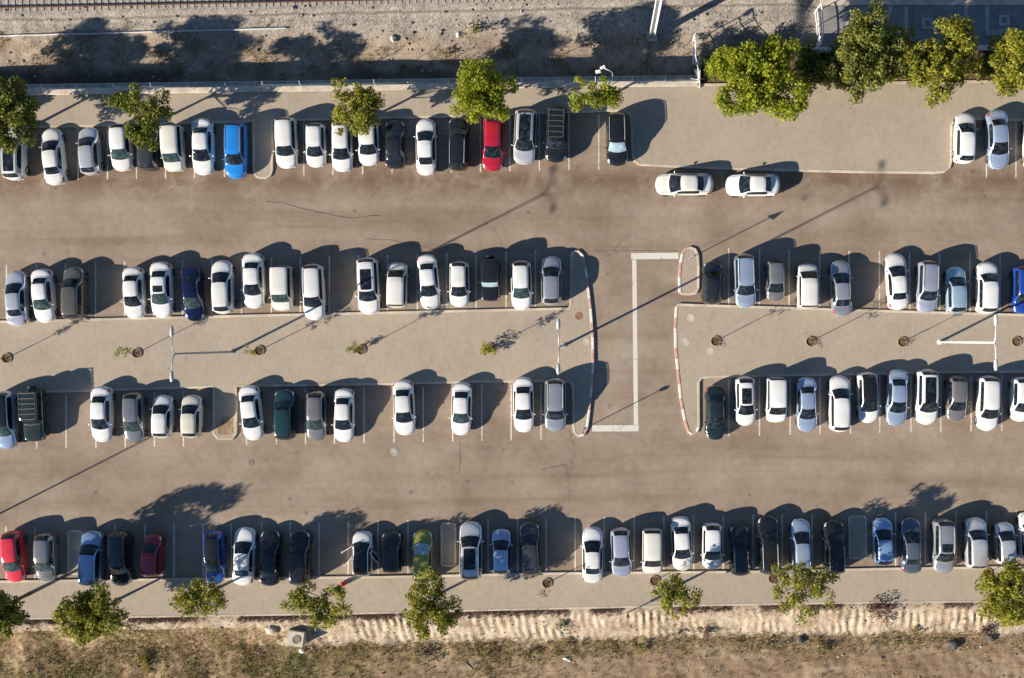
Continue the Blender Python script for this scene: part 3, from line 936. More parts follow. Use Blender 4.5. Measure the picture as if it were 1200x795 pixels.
def rack_mesh(kind):
    L, rows = car_surface(kind)
    st = ST[kind]
    x0, x1 = st[RF][0] + .1, st[RR][0] - .05
    z = st[8][5] + .065
    w = st[7][4]
    mb = MB()
    n = 6
    for i in range(n):
        x = x0 + (x1 - x0) * i / (n - 1)
        mb.box((0, L / 2 - x, z), (2 * w - .04, .06, .03))
    for s in (1, -1):
        mb.tube([(s * w * .95, L / 2 - x0, z - .03), (s * w * .95, L / 2 - x1, z - .03)], .025, 6)
        for x in (x0 + .15, x1 - .15): mb.box((s * w * .95, L / 2 - x, z - .04), (.05, .08, .07))
    me = mesh_from('roof_rack', mb.v, mb.f, [M['steel']])
    return me


CARCACHE, RAILC, RACKC = {}, {}, {}
CLR = {
 'white': ((.70, .70, .69), 0), 'cream': ((.58, .55, .46), 0), 'offwhite': ((.66, .65, .60), 0), 'silver': ((.42, .44, .48), 1), 'palesilver': ((.70, .71, .73), 1), 'lavender': ((.52, .55, .67), 1),
 'silverblue': ((.46, .57, .74), 1), 'grey': ((.27, .27, .28), 1), 'dgrey': ((.085, .085, .09), 1), 'charcoal': ((.040, .044, .052), 1),
 'black': ((.011, .012, .015), 0), 'blue': ((.015, .20, .58), 0), 'navy': ((.012, .020, .075), 1), 'deepblue': ((.010, .045, .27), 0), 'royal': ((.012, .08, .36), 0),
 'turq': ((.50, .70, .82), 1), 'steel': ((.30, .43, .64), 1), 'skyblue': ((.34, .52, .80), 1), 'slate': ((.16, .19, .25), 1), 'red': ((.36, .010, .030), 0), 'bright_red': ((.62, .035, .06), 0), 'dark_red': ((.30, .008, .025), 0),
 'olive': ((.215, .225, .045), 0), 'olivegrey': ((.19, .175, .145), 1), 'dgreen': ((.045, .065, .055), 1), 'dteal': ((.012, .040, .050), 0), 'btea': ((.012, .022, .026), 0), 'browngrey': ((.30, .275, .26), 1),
}
PAINTED = ('body', 'bonnet', 'roof', 'boot_lid')


def make_car(cx, top, bot, w, dx, kind, front, color, label, group, **opts):
    sun = opts.get('sun')
    key = (kind, sun)
    if key not in CARCACHE: CARCACHE[key] = car_meshes(kind, {'sun': sun})
    L0, meshes = CARCACHE[key]
    st = ST[kind]
    W0 = 2 * max(s[1] for s in st)
    lateral = front == 'L'
    if lateral:       # parked along the kerb: cx = (x0, x1), top/bot = y range
        x0, x1 = cx
        loc = P((x0 + x1) / 2, (top + bot) / 2, .65)
        Lm = (x1 - x0) / PXM / 1.008; wp = bot - top
        rz = PI / 2 + dx
    else:
        loc = P(cx, (top + bot) / 2, .65)
        Lm = (bot - top) / PXM / 1.008; wp = w
        rz = math.atan2(-dx, bot - top) + (0 if front == 'U' else PI)
    loc.z = 0
    sl = min(1.12, max(.88, Lm / L0))
    sw = min(1.07, max(.93, (wp - .8 - abs(cx - NX) / 260 if not lateral else wp - 1) / PXM / W0))
    root = empty({'sedan': 'sedan_car', 'hatch': 'hatchback_car', 'mini': 'compact_car', 'suv': 'suv_car', 'van': 'minivan_car', 'jeep': 'jeep_car'}[kind], loc, rz)
    root.scale = (sw, sl, 1.0)
    tag(root, label, 'car', group)
    col, met = CLR[color]
    pm = M['paint_m'] if met else M['paint']

    def part(name, me, mat, c=None, parent=root, loc=None):
        o = link(name, me, parent, loc)
        o.material_slots[0].link = 'OBJECT'
        o.material_slots[0].material = mat
        if c: o.color = (*c, 1)
        return o
    for k, me in meshes.items():
        nm = k.rstrip('LR') if k[-1] in 'LR' else k
        if nm in PAINTED:
            c, mm = col, pm
            if nm == 'roof' and opts.get('blackroof'): c, mm = (.012, .012, .013), M['paint']
            part(nm, me, mm, c)
        elif nm == 'windscreen':
            part(nm, me, {'shade': M['glass_shade'], 'teal': M['glass_teal']}.get(opts.get('ws'), M['glass']))
        elif nm in ('rear_window', 'side_window', 'sunroof'): part(nm, me, M['glass'])
        elif nm == 'cowl': part(nm, me, M['plastic'])
        elif nm == 'headlight': part(nm, me, M['lamp_glass'])
        elif nm == 'taillight': part(nm, me, M['tail_glass'])
    zb = st[COWL][3]; wm = st[COWL][1]
    for s in (1, -1):
        part('side_mirror', MIRROR[s], pm if color != 'black' else M['plastic'], col, loc=(s * wm * .955, L0 / 2 - st[COWL][0] - .42, zb - .02))
    rw = .36 if kind in ('suv', 'jeep') else .315
    for s in (1, -1):
        for fx in (.185, .80):
            o = link('wheel', TYRE, root, (s * (W0 / 2 - .092), L0 / 2 - L0 * fx, rw))
            o.scale = (1, rw / .32, rw / .32)
            if s < 0: o.rotation_euler = (0, 0, PI)
            link('rim', RIM, o)
    if opts.get('rails'):
        if kind not in RAILC: RAILC[kind] = rail_mesh(kind)
        for s in (1, -1): part('roof_rail', RAILC[kind][s], M['steel'])
    if opts.get('rack'):
        if kind not in RACKC: RACKC[kind] = rack_mesh(kind)
        part('roof_rack', RACKC[kind], opts['rack'])
    if kind == 'jeep' and opts.get('spare', True):
        o = link('spare_wheel', TYRE, root, (0, -L0 / 2 - .12, .95)); o.rotation_euler = (0, 0, -PI / 2)
    if opts.get('doors'):
        for (s, xh, ang) in opts['doors']:
            mb = MB()
            n = 6
            prof = [(0.0, .30), (.03, .62), (.02, .92), (-.02, 1.15), (-.07, 1.36)]
            ln = 1.08
            for q in (0, 1):
                pass
            vs, fs = [], []
            for (th) in (0.0, -.07):
                for i in range(2):
                    for (yy, zz) in prof: vs.append(((yy + th) * 1.0, -ln * i, zz))
            k = len(prof)
            for a in range(2):
                for j in range(k - 1):
                    f = [a * 2 * k + j, a * 2 * k + j + 1, a * 2 * k + k + j + 1, a * 2 * k + k + j]
                    fs.append(f)
            for j in range(k - 1):
                fs.append([j, j + 1, 2 * k + j + 1, 2 * k + j]); fs.append([k + j, k + j + 1, 3 * k + j + 1, 3 * k + j])
            fs.append([0, k, 3 * k, 2 * k]); fs.append([k - 1, 2 * k - 1, 4 * k - 1, 3 * k - 1])
            mb.add([(v[0] * s, v[1], v[2]) for v in vs], fs)
            o = mb.build('door', pm, root)
            o.color = (*col, 1)
            o.location = (s * W0 / 2 * 1.0, L0 / 2 - xh, 0); o.rotation_euler = (0, 0, s * ang)
            wb = MB()
            wb.add([((prof[j][0] + .012) * s, y, prof[j][1]) for y in (-.12, -.96) for j in (2, 3, 4)], [[0, 1, 4, 3], [1, 2, 5, 4]])
            wb.build('door_window', M['glass'], o)
    return root


G1, G2, G3, G4 = 'cars parked in the top row', 'cars parked in the second row', 'cars parked in the third row', 'cars parked in the bottom row'
CARS = [
 # ---- top row
 (17.5, 150, 212, 27, -1, 'suv', 'U', 'white', "white SUV with dark glass roof under the tree at the top row's left end", G1, dict(sun='pano', rails=1)),
 (63, 150, 217.5, 27, -7, 'sedan', 'U', 'white', "white sedan parked askew, second from left in the top row", G1, {}),
 (105.5, 149, 206, 26, -4, 'hatch', 'U', 'palesilver', "pale silver hatchback right of the askew white sedan, top row left end", G1, {}),
 (142.5, 145, 201, 27, -3, 'hatch', 'D', 'white', "white hatchback under the ragged dark tree, left of the dark grey hatchback", G1, dict(ws='teal')),
 (174.5, 150, 201, 24, 0, 'hatch', 'U', 'dgrey', "dark grey hatchback half under the ragged dark tree, top row", G1, {}),
 (204, 147, 201.5, 26, -3, 'van', 'D', 'offwhite', "boxy white minivan between the dark grey hatchback and a white sedan, top row", G1, dict(ws='teal')),
 (238, 139, 205.5, 27, -1, 'sedan', 'D', 'white', "white sedan parked directly left of the bright blue SUV", G1, {}),
 (277, 143, 210, 27, 0, 'suv', 'D', 'blue', "bright blue SUV beside the kerbed gap in the top row", G1, dict(rails=1)),
 (336, 137.5, 198, 27, -2, 'suv', 'D', 'white', "white SUV first to the right of the kerbed gap, top row", G1, {}),
 (370.3, 144, 196.5, 25, -1, 'hatch', 'D', 'white', "small white hatchback, second car right of the kerbed gap, top row", G1, {}),
 (401, 142, 201.7, 26, -1, 'hatch', 'D', 'white', "white hatchback with its tail under the left side of the upright green tree", G1, {}),
 (432, 141, 194.5, 26, -2, 'hatch', 'D', 'white', "white hatchback under the upright green tree, directly left of the charcoal sedan", G1, {}),
 (463, 140.7, 198.5, 25, -1, 'sedan', 'U', 'charcoal', "charcoal sedan between two white cars in the top row", G1, {}),
 (499.5, 139, 206, 25, -1, 'sedan', 'U', 'white', "white sedan between the charcoal sedan and a black SUV, top row", G1, {}),
 (537.5, 137.5, 201, 25, 1, 'suv', 'U', 'black', "black SUV directly left of the crimson hatchback, top row", G1, dict(rails=1)),
 (578, 137, 201, 26, 2, 'hatch', 'D', 'red', "crimson red hatchback with its tail under the round yellow-green tree", G1, {}),
 (615.5, 128, 193.5, 27, 3, 'suv', 'D', 'palesilver', "silver-white SUV with long black glass roof right of the crimson hatchback", G1, dict(sun='pano')),
 (652, 125, 191, 26, 2, 'suv', 'D', 'black', "black SUV with slatted roof rack, top row", G1, dict(rack=M['rackdark'])),
 (723, 132, 195, 26, -1, 'suv', 'D', 'black', "black SUV with pale windscreen shade beside the kerb corner, top row", G1, dict(ws='shade', rails=1)),
 ((768, 836), 203, 229.5, 0, 0.0, 'sedan', 'L', 'offwhite', "off-white sedan parked lengthwise along the kerb, left of such a pair", 'cars parked along the kerb', {}),
 ((850.5, 914), 204, 230.5, 0, 0.0, 'sedan', 'L', 'white', "white sedan parked lengthwise along the kerb, right of such a pair", 'cars parked along the kerb', {}),
 (1130.5, 132, 192.5, 26, 2, 'hatch', 'U', 'white', "white hatchback against the big paved area at the top right", G1, {}),
 (1169, 129, 198.5, 27, -4, 'sedan', 'D', 'silverblue', "silver-blue sedan second from the right edge in the top row", G1, {}),
 (1211.5, 138, 198, 26, 0, 'hatch', 'D', 'white', "white car mostly cut off by the photo's right edge, top row", G1, {}),
 # ---- second row, left block
 (20, 317, 382.5, 25, -4, 'sedan', 'U', 'palesilver', "pale silver sedan at the left end of the second row", G2, {}),
 (51.2, 315, 378.5, 26, -4, 'sedan', 'D', 'white', "white sedan between the pale silver sedan and the olive-grey SUV", G2, dict(ws='teal')),
 (87.5, 312.5, 376, 26, 0, 'suv', 'U', 'olivegrey', "olive-grey SUV left of an empty bay, second row", G2, {}),
 (157.3, 312.5, 374, 26, -2, 'sedan', 'D', 'white', "white sedan across an empty bay from the olive-grey SUV", G2, {}),
 (189.5, 306.5, 372.5, 27, -1.5, 'sedan', 'D', 'white', "white sedan with small dark sunroof left of the navy sedan", G2, dict(sun='small', ws='teal')),
 (226.3, 312.5, 376.8, 26, -5, 'sedan', 'D', 'navy', "navy blue sedan parked askew in the second row", G2, dict(ws='teal')),
 (261, 305, 368.3, 27, -2, 'hatch', 'U', 'white', "white hatchback directly right of the navy sedan", G2, {}),
 (297.3, 296.5, 361.8, 27, -1, 'sedan', 'D', 'white', "white sedan two places right of the navy sedan, second row", G2, {}),
 (331, 312.5, 363, 26, -1, 'van', 'D', 'offwhite', "small boxy white van left of the roof-railed white SUV, second row", G2, dict(ws='teal')),
 (368, 309, 375.5, 27, -3, 'suv', 'D', 'white', "white SUV with roof rails overhanging the kerb left of an empty bay", G2, dict(rails=1)),
 (432, 301.5, 369, 27, -3, 'suv', 'D', 'white', "white SUV with dark rectangular sunroof, second row left block", G2, dict(sun='mid')),
 (466, 307.5, 361.3, 24, 1, 'van', 'U', 'offwhite', "short cream-white van right of the white SUV with rectangular sunroof", G2, {}),
 (502.6, 298, 363, 25, -5, 'sedan', 'D', 'white', "white sedan parked askew right of the short cream-white van", G2, {}),
 (538.5, 306, 360, 24, 0, 'hatch', 'D', 'white', "white compact hatchback directly left of the small black jeep", G2, {}),
 (575, 303, 353.5, 23, 0, 'jeep', 'D', 'black', "small black jeep with pale windscreen shade, second row", G2, dict(ws='shade', spare=True)),
 (611, 305, 363.3, 25, -1, 'hatch', 'D', 'white', "white hatchback directly right of the small black jeep", G2, dict(ws='teal')),
 (646.3, 300, 358.5, 25, 0, 'hatch', 'U', 'silver', "silver-grey hatchback beside the red-and-white kerb, second row left block", G2, {}),
 # ---- second row, right block
 (834.5, 307.5, 356.5, 23, 2, 'hatch', 'U', 'charcoal', "charcoal hatchback beside the small round-nosed island", G2, {}),
 (872.8, 297.5, 361, 26, -2, 'suv', 'D', 'silverblue', "silver-blue SUV with roof rails right of the charcoal hatchback", G2, dict(rails=1)),
 (908.3, 304, 352.8, 22, -1, 'mini', 'D', 'grey', "small grey compact between the silver-blue SUV and a boxy white van", G2, {}),
 (946, 311, 360.3, 24, 0, 'van', 'U', 'offwhite', "boxy white van right of the small grey compact, second row", G2, {}),
 (985.3, 305, 371, 26, -2, 'sedan', 'U', 'silver', "silver-grey sedan left of an empty bay, second row right block", G2, {}),
 (1050.8, 296.5, 363.5, 26, -4, 'sedan', 'U', 'white', "white sedan parked askew right of an empty bay, second row right block", G2, {}),
 (1086.3, 305, 366.8, 25, 2, 'suv', 'D', 'lavender', "lavender-silver SUV between the askew white sedan and turquoise hatchback", G2, dict(rails=1)),
 (1120, 312.5, 368.3, 25, -1, 'hatch', 'U', 'turq', "pale turquoise hatchback in the second row", G2, {}),
 (1156.3, 307, 368.3, 26, 1, 'suv', 'U', 'white', "white SUV between the turquoise hatchback and the deep blue SUV", G2, {}),
 (1198, 311.5, 368, 26, 0, 'suv', 'D', 'deepblue', "deep blue SUV cut off by the photo's right edge, second row", G2, {}),
 # ---- third row, left block
 (7, 458, 527, 27, -3, 'suv', 'D', 'silverblue', "silver-blue SUV with black roof cut off by the left edge, third row", G3, dict(ws='teal', blackroof=1)),
 (41.3, 453, 520.3, 27, -3, 'jeep', 'D', 'dgreen', "large dark green jeep with slatted roof rack, third row", G3, dict(rack=M['rackdark'])),
 (119.5, 452.5, 518.5, 26, 0, 'sedan', 'D', 'white', "white sedan across two empty bays from the dark green jeep", G3, {}),
 (157.3, 459, 519.3, 25, -1, 'hatch', 'D', 'grey', "grey hatchback with greenish windscreen right of a white sedan, third row", G3, dict(ws='teal')),
 (190.8, 463, 513.5, 25, 1, 'hatch', 'U', 'white', "white hatchback between the grey and the cream hatchbacks, third row", G3, {}),
 (224.8, 463, 513.5, 25, .5, 'hatch', 'U', 'cream', "cream hatchback left of the planted bed, third row", G3, {}),
 (294.8, 451.7, 516.5, 26, -7, 'sedan', 'D', 'white', "white sedan parked askew right of the planted bed, third row", G3, {}),
 (334.5, 456, 516.3, 25, -1, 'suv', 'U', 'dteal', "dark teal SUV right of the askew white sedan, third row", G3, {}),
 (371, 458, 517, 25, 0, 'hatch', 'D', 'browngrey', "brownish grey hatchback between dark teal SUV and white sedan", G3, dict(ws='teal')),
 (403.3, 455, 518.5, 25, .5, 'sedan', 'D', 'white', "white sedan directly right of the brownish grey hatchback", G3, {}),
 (473.8, 445, 510.5, 26, -3, 'sedan', 'D', 'white', "white sedan just above the round manhole cover, third row", G3, {}),
 (541, 448, 510.5, 25, 2, 'sedan', 'D', 'white', "white sedan with empty bays on both sides left of the row-end pair, third row", G3, dict(ws='teal')),
 (613.7, 441.7, 507, 25, -1, 'sedan', 'D', 'white', "white sedan directly left of the silver SUV at the curved kerb", G3, {}),
 (651, 443, 506, 26, 0, 'suv', 'D', 'silver', "silver SUV beside the curved red-and-white kerb, third row", G3, dict(rails=1)),
 # ---- third row, right block
 (838.5, 451.7, 516, 23, 0, 'sedan', 'D', 'btea', "blackish sedan at the left end of the third row's right block", G3, {}),
 (873.5, 441, 499.3, 24, -1, 'hatch', 'D', 'white', "white hatchback with dark glass front roof beside the blackish sedan", G3, dict(sun='mid')),
 (909.5, 441.7, 495.3, 24, 0, 'van', 'D', 'white', "short boxy white van left of a silver-blue sedan, third row", G3, {}),
 (945.2, 441.7, 506.3, 25, -1.5, 'sedan', 'D', 'silverblue', "silver-blue sedan between the short boxy van and a white SUV", G3, {}),
 (983.7, 440, 506.7, 26, 0, 'suv', 'U', 'white', "white SUV parked nose-in between silver-blue sedan and black-roofed hatchback", G3, {}),
 (1017, 436, 496, 26, -2, 'hatch', 'D', 'white', "white hatchback with all-black roof, third row right block", G3, dict(blackroof=1)),
 (1051, 432.5, 499.3, 26, 2, 'sedan', 'D', 'silverblue', "silver-blue sedan right of the black-roofed white hatchback", G3, {}),
 (1086, 432.5, 498, 27, 1, 'suv', 'D', 'white', "white SUV with long black glass roof, third row right block", G3, dict(sun='pano')),
 (1120.5, 440, 493.5, 24, 1, 'hatch', 'D', 'browngrey', "short grey hatchback right of the glass-roofed white SUV, third row", G3, {}),
 (1157.3, 440, 505.3, 26, 2, 'suv', 'D', 'white', "white SUV second from the right edge, third row", G3, {}),
 (1196.5, 441.7, 494.5, 25, 1, 'hatch', 'D', 'white', "white hatchback cut off by the photo's right edge, third row", G3, {}),
 # ---- bottom row
 (16.5, 621.7, 682.8, 27, -5, 'hatch', 'D', 'bright_red', "bright red hatchback at the left end of the bottom row", G4, dict(ws='teal')),
 (54, 624, 682, 25, -1, 'hatch', 'D', 'grey', "grey hatchback directly right of the bright red hatchback", G4, dict(ws='teal')),
 (108, 621.7, 687.5, 28, 2, 'suv', 'U', 'steel', "light steel blue SUV above the bushy dark green tree", G4, {}),
 (141.8, 621.7, 687, 27, -2, 'suv', 'D', 'btea', "blackish SUV right of the light steel blue SUV", G4, dict(ws='teal')),
 (178.5, 626, 676, 25, 2, 'mini', 'U', 'dark_red', "small dark red hatchback left of an empty bay, bottom row", G4, {}),
 (251.5, 621.7, 684.3, 26, -2, 'hatch', 'D', 'royal', "royal blue hatchback with black roof, bottom row", G4, dict(blackroof=1, ws='teal')),
 (286.3, 618, 686, 27, 2, 'sedan', 'U', 'white', "white sedan directly right of the royal blue hatchback", G4, {}),
 (316.8, 621, 686.7, 26, 0, 'sedan', 'U', 'black', "black sedan directly right of a white sedan, left of a black SUV", G4, {}),
 (352, 621, 686.3, 27, 0, 'suv', 'U', 'black', "black SUV left of an empty bay and the open-doored car", G4, {}),
 (425, 622.5, 675.5, 25, 0, 'hatch', 'U', 'white', "white hatchback with black roof and doors standing open", G4, dict(blackroof=1, doors=[(-1, 1.15, .98), (-1, 2.15, .72), (1, 1.75, .62)])),
 (459.5, 623, 672, 25, -1, 'mini', 'U', 'charcoal', "small black hatchback between the open-doored car and the olive hatchback", G4, {}),
 (495.3, 621, 684, 25, 0, 'hatch', 'U', 'olive', "olive green hatchback with bluish windscreen shade", G4, dict(ws='shade')),
 (552, 611, 680, 28, 0, 'suv', 'U', 'palesilver', "silver-white SUV with dark sunroof right of a kerbed planter, bottom row", G4, dict(sun='mid')),
 (587.7, 620, 673.3, 24, 0, 'hatch', 'U', 'silverblue', "small silver-blue hatchback right of the silver-white SUV with sunroof", G4, {}),
 (621.5, 611.7, 674.3, 25, -3, 'suv', 'U', 'dgrey', "dark grey SUV left of an empty bay, bottom row centre", G4, {}),
 (694.3, 617.5, 683.3, 25, 0, 'sedan', 'U', 'white', "white sedan parked nose-out right of an empty bay, bottom row", G4, {}),
 (728, 618, 676, 25, -2, 'hatch', 'D', 'lavender', "lavender-silver hatchback right of the nose-out white sedan", G4, {}),
 (764.3, 619, 672.5, 23, 0, 'van', 'D', 'offwhite', "boxy cream-white van between lavender-silver hatchback and white sedan", G4, {}),
 (798.7, 605, 669.3, 25, -3.5, 'sedan', 'D', 'white', "white sedan parked askew right of the boxy cream-white van", G4, {}),
 (834.5, 612.5, 667.7, 25, 0, 'hatch', 'D', 'white', "short white hatchback between white sedan and charcoal hatchback, bottom row", G4, {}),
 (867, 615, 675.3, 24, -2, 'hatch', 'U', 'charcoal', "charcoal hatchback with bright roof rails, bottom row", G4, dict(rails=1)),
 (900.3, 604, 673.3, 26, -2, 'suv', 'U', 'black', "black SUV between the railed charcoal hatchback and a silver-blue hatchback", G4, dict(rails=1)),
 (938.7, 608, 672.3, 24, -2, 'hatch', 'U', 'silverblue', "silver-blue hatchback with its tail under the sparse tree", G4, {}),
 (977.3, 609, 673.3, 25, -2, 'suv', 'U', 'black', "black SUV directly left of the rightmost kerbed planter", G4, dict(rails=1)),
 (1034.5, 607, 663.3, 25, -2, 'hatch', 'U', 'skyblue', "sky blue hatchback directly right of the rightmost kerbed planter", G4, {}),
 (1067.3, 607, 672.3, 25, -1, 'sedan', 'U', 'slate', "slate blue sedan right of the sky blue hatchback", G4, {}),
 (1105.3, 607.5, 671.8, 26, 0, 'suv', 'D', 'silver', "silver-grey SUV with small dark sunroof, right of the slate blue sedan", G4, dict(sun='small', rails=1)),
 (1143.2, 606, 667, 27, -1, 'suv', 'U', 'palesilver', "large silver-white SUV right of the sunroofed silver-grey SUV", G4, {}),
 (1177.3, 611.7, 662.3, 25, -2, 'mini', 'U', 'palesilver', "small silver compact above the yellowish tree, bottom right", G4, {}),
 (1206, 600, 658, 26, -1, 'hatch', 'U', 'white', "white hatchback cut off by the photo's right edge, bottom row", G4, {}),
]
for (cx, top, bot, w, dx, kind, front, color, label, grp, opts) in CARS:
    make_car(cx, top, bot, w, dx, kind, front, color, label, grp, **opts)

# ------------------------------------------------------------------ trees


def leaf_cloud(rng, centres, per, size, flat=0.55):
    """many small bent leaf faces gathered in clumps"""
    vs, fs = [], []
    for (c, r) in centres:
        n = int(per * (r / 0.6) ** 2)
        for _ in range(n):
            d = Vector((rng.gauss(0, 1), rng.gauss(0, 1), rng.gauss(0, 1)))
            d.normalize()
            p = c + Vector((d.x * r, d.y * r, d.z * r * .8)) * (rng.random() ** .45)
            nrm = (d * .6 + Vector((rng.uniform(-1, 1), rng.uniform(-1, 1), rng.uniform(-.2, 1.2)))).normalized()
            t = nrm.orthogonal().normalized()
            t = Matrix.Rotation(rng.uniform(0, 2 * PI), 3, nrm) @ t
            b = nrm.cross(t)
            s = size * rng.uniform(.6, 1.35)
            k = len(vs)
            vs += [p - t * s, p - b * s * flat - nrm * s * .12, p + t * s, p + b * s * flat - nrm * s * .12]
            fs.append([k, k + 1, k + 2, k + 3])
    return vs, fs


def tree(name, label, px, py, zc, rx, ry, rz, leaf, seed, clumps=26, per=70, size=.15, cr=(.4, .75), z0=ZP, group='trees around the car park', cat='tree', lumps=None, tr=.11, gap=.0):
    clumps = int(clumps * 1.45); rx *= 1.08; ry *= 1.08; gap *= .6; per = int(per * 1.65); size *= .84; cr = (cr[0] * 1.08, cr[1] * 1.08)
    rng = random.Random(seed)
    base = P(px, py, zc); base.z = z0
    root = empty(name, base)
    tag(root, label, cat, group)
    h = zc - z0
    cen = []
    if lumps is None: lumps = [(0, 0, 0, 1.0)]
    tries = 0
    while len(cen) < clumps and tries < 4000:
        tries += 1
        l = lumps[rng.randrange(len(lumps))]
        d = Vector((rng.gauss(0, 1), rng.gauss(0, 1), rng.gauss(0, 1))).normalized() * (rng.random() ** .42)
        wob = 1 + .28 * noise.noise(Vector((d.x * 2 + seed, d.y * 2, d.z * 2)))
        p = Vector((l[0] + d.x * rx * l[3] * wob, l[1] + d.y * ry * l[3] * wob, h + l[2] + d.z * rz * l[3]))
        r = rng.uniform(*cr)
        if gap and noise.noise(Vector((p.x * .8 + seed * 3.1, p.y * .8, p.z * .8))) > .35 - gap: continue
        cen.append((p, r))
    vs, fs = leaf_cloud(rng, cen, per, size)
    link('crown', mesh_from('crown', vs, fs, [leaf]), root)
    mb = MB()
    top = Vector((rng.uniform(-.15, .15), rng.uniform(-.15, .15), h + rz * .3))
    k1 = Vector((rng.uniform(-.1, .1), rng.uniform(-.1, .1), h * .45))
    mb.tube([(0, 0, -.08), k1 * .5, k1, k1.lerp(top, .5), top], [tr * 1.25, tr, tr * .85, tr * .6, tr * .25], 8)
    for (p, r) in cen[::2]:
        a = k1.lerp(top, rng.uniform(0, .6))
        m = a.lerp(p, .55) + Vector((0, 0, -.1 * (p - a).length))
        mb.tube([a, m, p], [tr * .4, tr * .26, tr * .08], 5, False)
    mb.build('trunk', M['bark'], root, True)
    return root


# top row
tree('tree', "dark green tree at the top left edge over a white SUV", 14, 133, 3.9, 2.15, 2.5, 1.7, M['leaf_dark'], 1, 46, 85, .15, gap=.05)
tree('tree', "ragged dark green tree with gaps over a dark grey hatchback", 161, 132, 3.7, 2.35, 2.1, 1.5, M['leaf_dark'], 2, 36, 80, .15, (.35, .65), gap=.15,
     lumps=[(-1.4, .6, -.2, .45), (.5, .3, .1, .85), (1.2, .4, .2, .7), (.5, -1.3, -.2, .6)])
tree('tree', "upright mid-green tree above two white hatchbacks, top row", 415, 130, 3.8, 1.75, 2.3, 1.5, M['leaf_mid'], 3, 38, 80, .14, lumps=[(-.2, 0, 0, 1.0), (.9, .7, 0, .5)])
tree('tree', "dense round yellow-green tree over the crimson hatchback", 565, 108, 3.6, 2.2, 2.4, 1.8, M['leaf_bright'], 4, 52, 90, .14)
tree('tree', "small yellow-green tree left of the black SUV with windscreen shade", 698, 110, 3.2, 1.6, 1.5, 1.2, M['leaf_bright'], 5, 24, 80, .13, (.35, .6), lumps=[(-.3, 0, 0, 1), (1.1, -.2, 0, .5)])
tree('tree', "big bright green tree at the left of the top right planting bed", 896, 90, 4.2, 3.7, 3.1, 2.0, M['leaf_bright'], 6, 92, 85, .16, (.45, .75), group='trees in the top right planting bed', gap=.25,
     lumps=[(-1.9, 1.0, 0, .52), (1.5, 1.5, -.2, .45), (-1.5, -1.1, 0, .55), (1.6, -1.6, -.3, .52), (.2, .1, .3, .5)])
tree('tree', "olive green tree with long crown reaching up to the plaza", 1012, 62, 3.9, 3.3, 3.5, 1.8, M['leaf_olive'], 7, 66, 85, .15, group='trees in the top right planting bed', gap=.1,
     lumps=[(0.6, 1.6, .2, .65), (-.3, -1.3, -.2, .75), (.6, -.5, 0, .7)])
tree('tree', "yellow-green tree with leggy crown in front of the plaza grating", 1105, 70, 3.6, 3.0, 2.8, 1.6, M['leaf_yellow'], 8, 66, 80, .15, group='trees in the top right planting bed', gap=.1,
     lumps=[(0, -.6, 0, .9), (.8, 1.7, 0, .55), (-1.6, -.3, -.1, .6)])
tree('tree', "yellow-green tree at the top right edge of the photo", 1192, 78, 3.6, 1.7, 2.6, 1.6, M['leaf_yellow'], 9, 40, 80, .15, group='trees in the top right planting bed')
tree('tree', "dark green tree just beyond the photo's left edge, shading the railway bank", -128, 138, 4.0, 2.6, 2.4, 1.8, M['leaf_dark'], 21, 46, 85, .16)
# below the bottom row
tree('tree', "tall dark green tree at the bottom left edge", -10, 716, 5.2, 2.0, 2.0, 2.3, M['leaf_dark'], 11, 44, 80, .16, (.35, .7), gap=.35, tr=.14)
tree('tree', "bushy dark green tree below the light steel blue SUV", 110, 718, 3.6, 2.8, 2.1, 1.4, M['leaf_mid'], 12, 50, 80, .15, gap=.1, lumps=[(0, 0, 0, 1), (-.6, -.6, 0, .8)])
tree('tree', "small rounded pale green tree below the royal blue hatchback", 237, 702, 3.8, 1.9, 1.4, 1.1, M['leaf_mid'], 13, 28, 75, .13, (.35, .6), gap=.05)
tree('tree', "green tree in two clumps below the black SUV", 371, 707, 3.8, 2.4, 1.7, 1.2, M['leaf_mid'], 14, 36, 75, .13, (.35, .6), gap=.1, lumps=[(-1.2, .3, 0, .6), (.9, .2, 0, .75), (.1, -1.0, -.1, .6)])
tree('tree', "tall-crowned mid-green tree below the olive green hatchback", 504, 711, 3.8, 2.0, 2.5, 1.3, M['leaf_mid'], 15, 46, 80, .13, (.35, .6), gap=.08)
tree('tree', "small yellow-tinged tree below the boxy cream-white van", 793, 701, 3.4, 1.5, 1.7, 1.1, M['leaf_mid'], 16, 24, 75, .13, (.35, .6), gap=.08)
tree('tree', "sparse wide olive tree below the silver-blue hatchback with hidden tail", 941, 691, 4.2, 2.6, 2.2, 1.6, M['leaf_mid'], 17, 34, 70, .13, (.35, .6), gap=.2)
tree('tree', "yellowish tree at the bottom right corner", 1180, 698, 3.8, 1.9, 2.3, 1.3, M['leaf_yellow'], 18, 38, 80, .14, gap=.06)


def shrub(name, label, px, py, r, h, leaf, seed, z, group=None, cat='shrub', n=8, per=60, size=.10, sq=1.0):
    rng = random.Random(seed)
    p = P(px, py, z); p.z = z
    root = empty(name, p); tag(root, label, cat, group)
    cen = [(Vector((rng.gauss(0, .5) * r, rng.gauss(0, .5) * r * sq, rng.uniform(.2, .8) * h)), r * rng.uniform(.35, .6)) for _ in range(n)]
    vs, fs = leaf_cloud(rng, cen, per, size)
    link('foliage', mesh_from('foliage', vs, fs, [leaf]), root)
    mb = MB()
    for (c, rr) in cen: mb.tube([(0, 0, -.1), c * .6, c], [.03, .02, .01], 5, False)
    mb.build('stem', M['bark'], root)
    return root


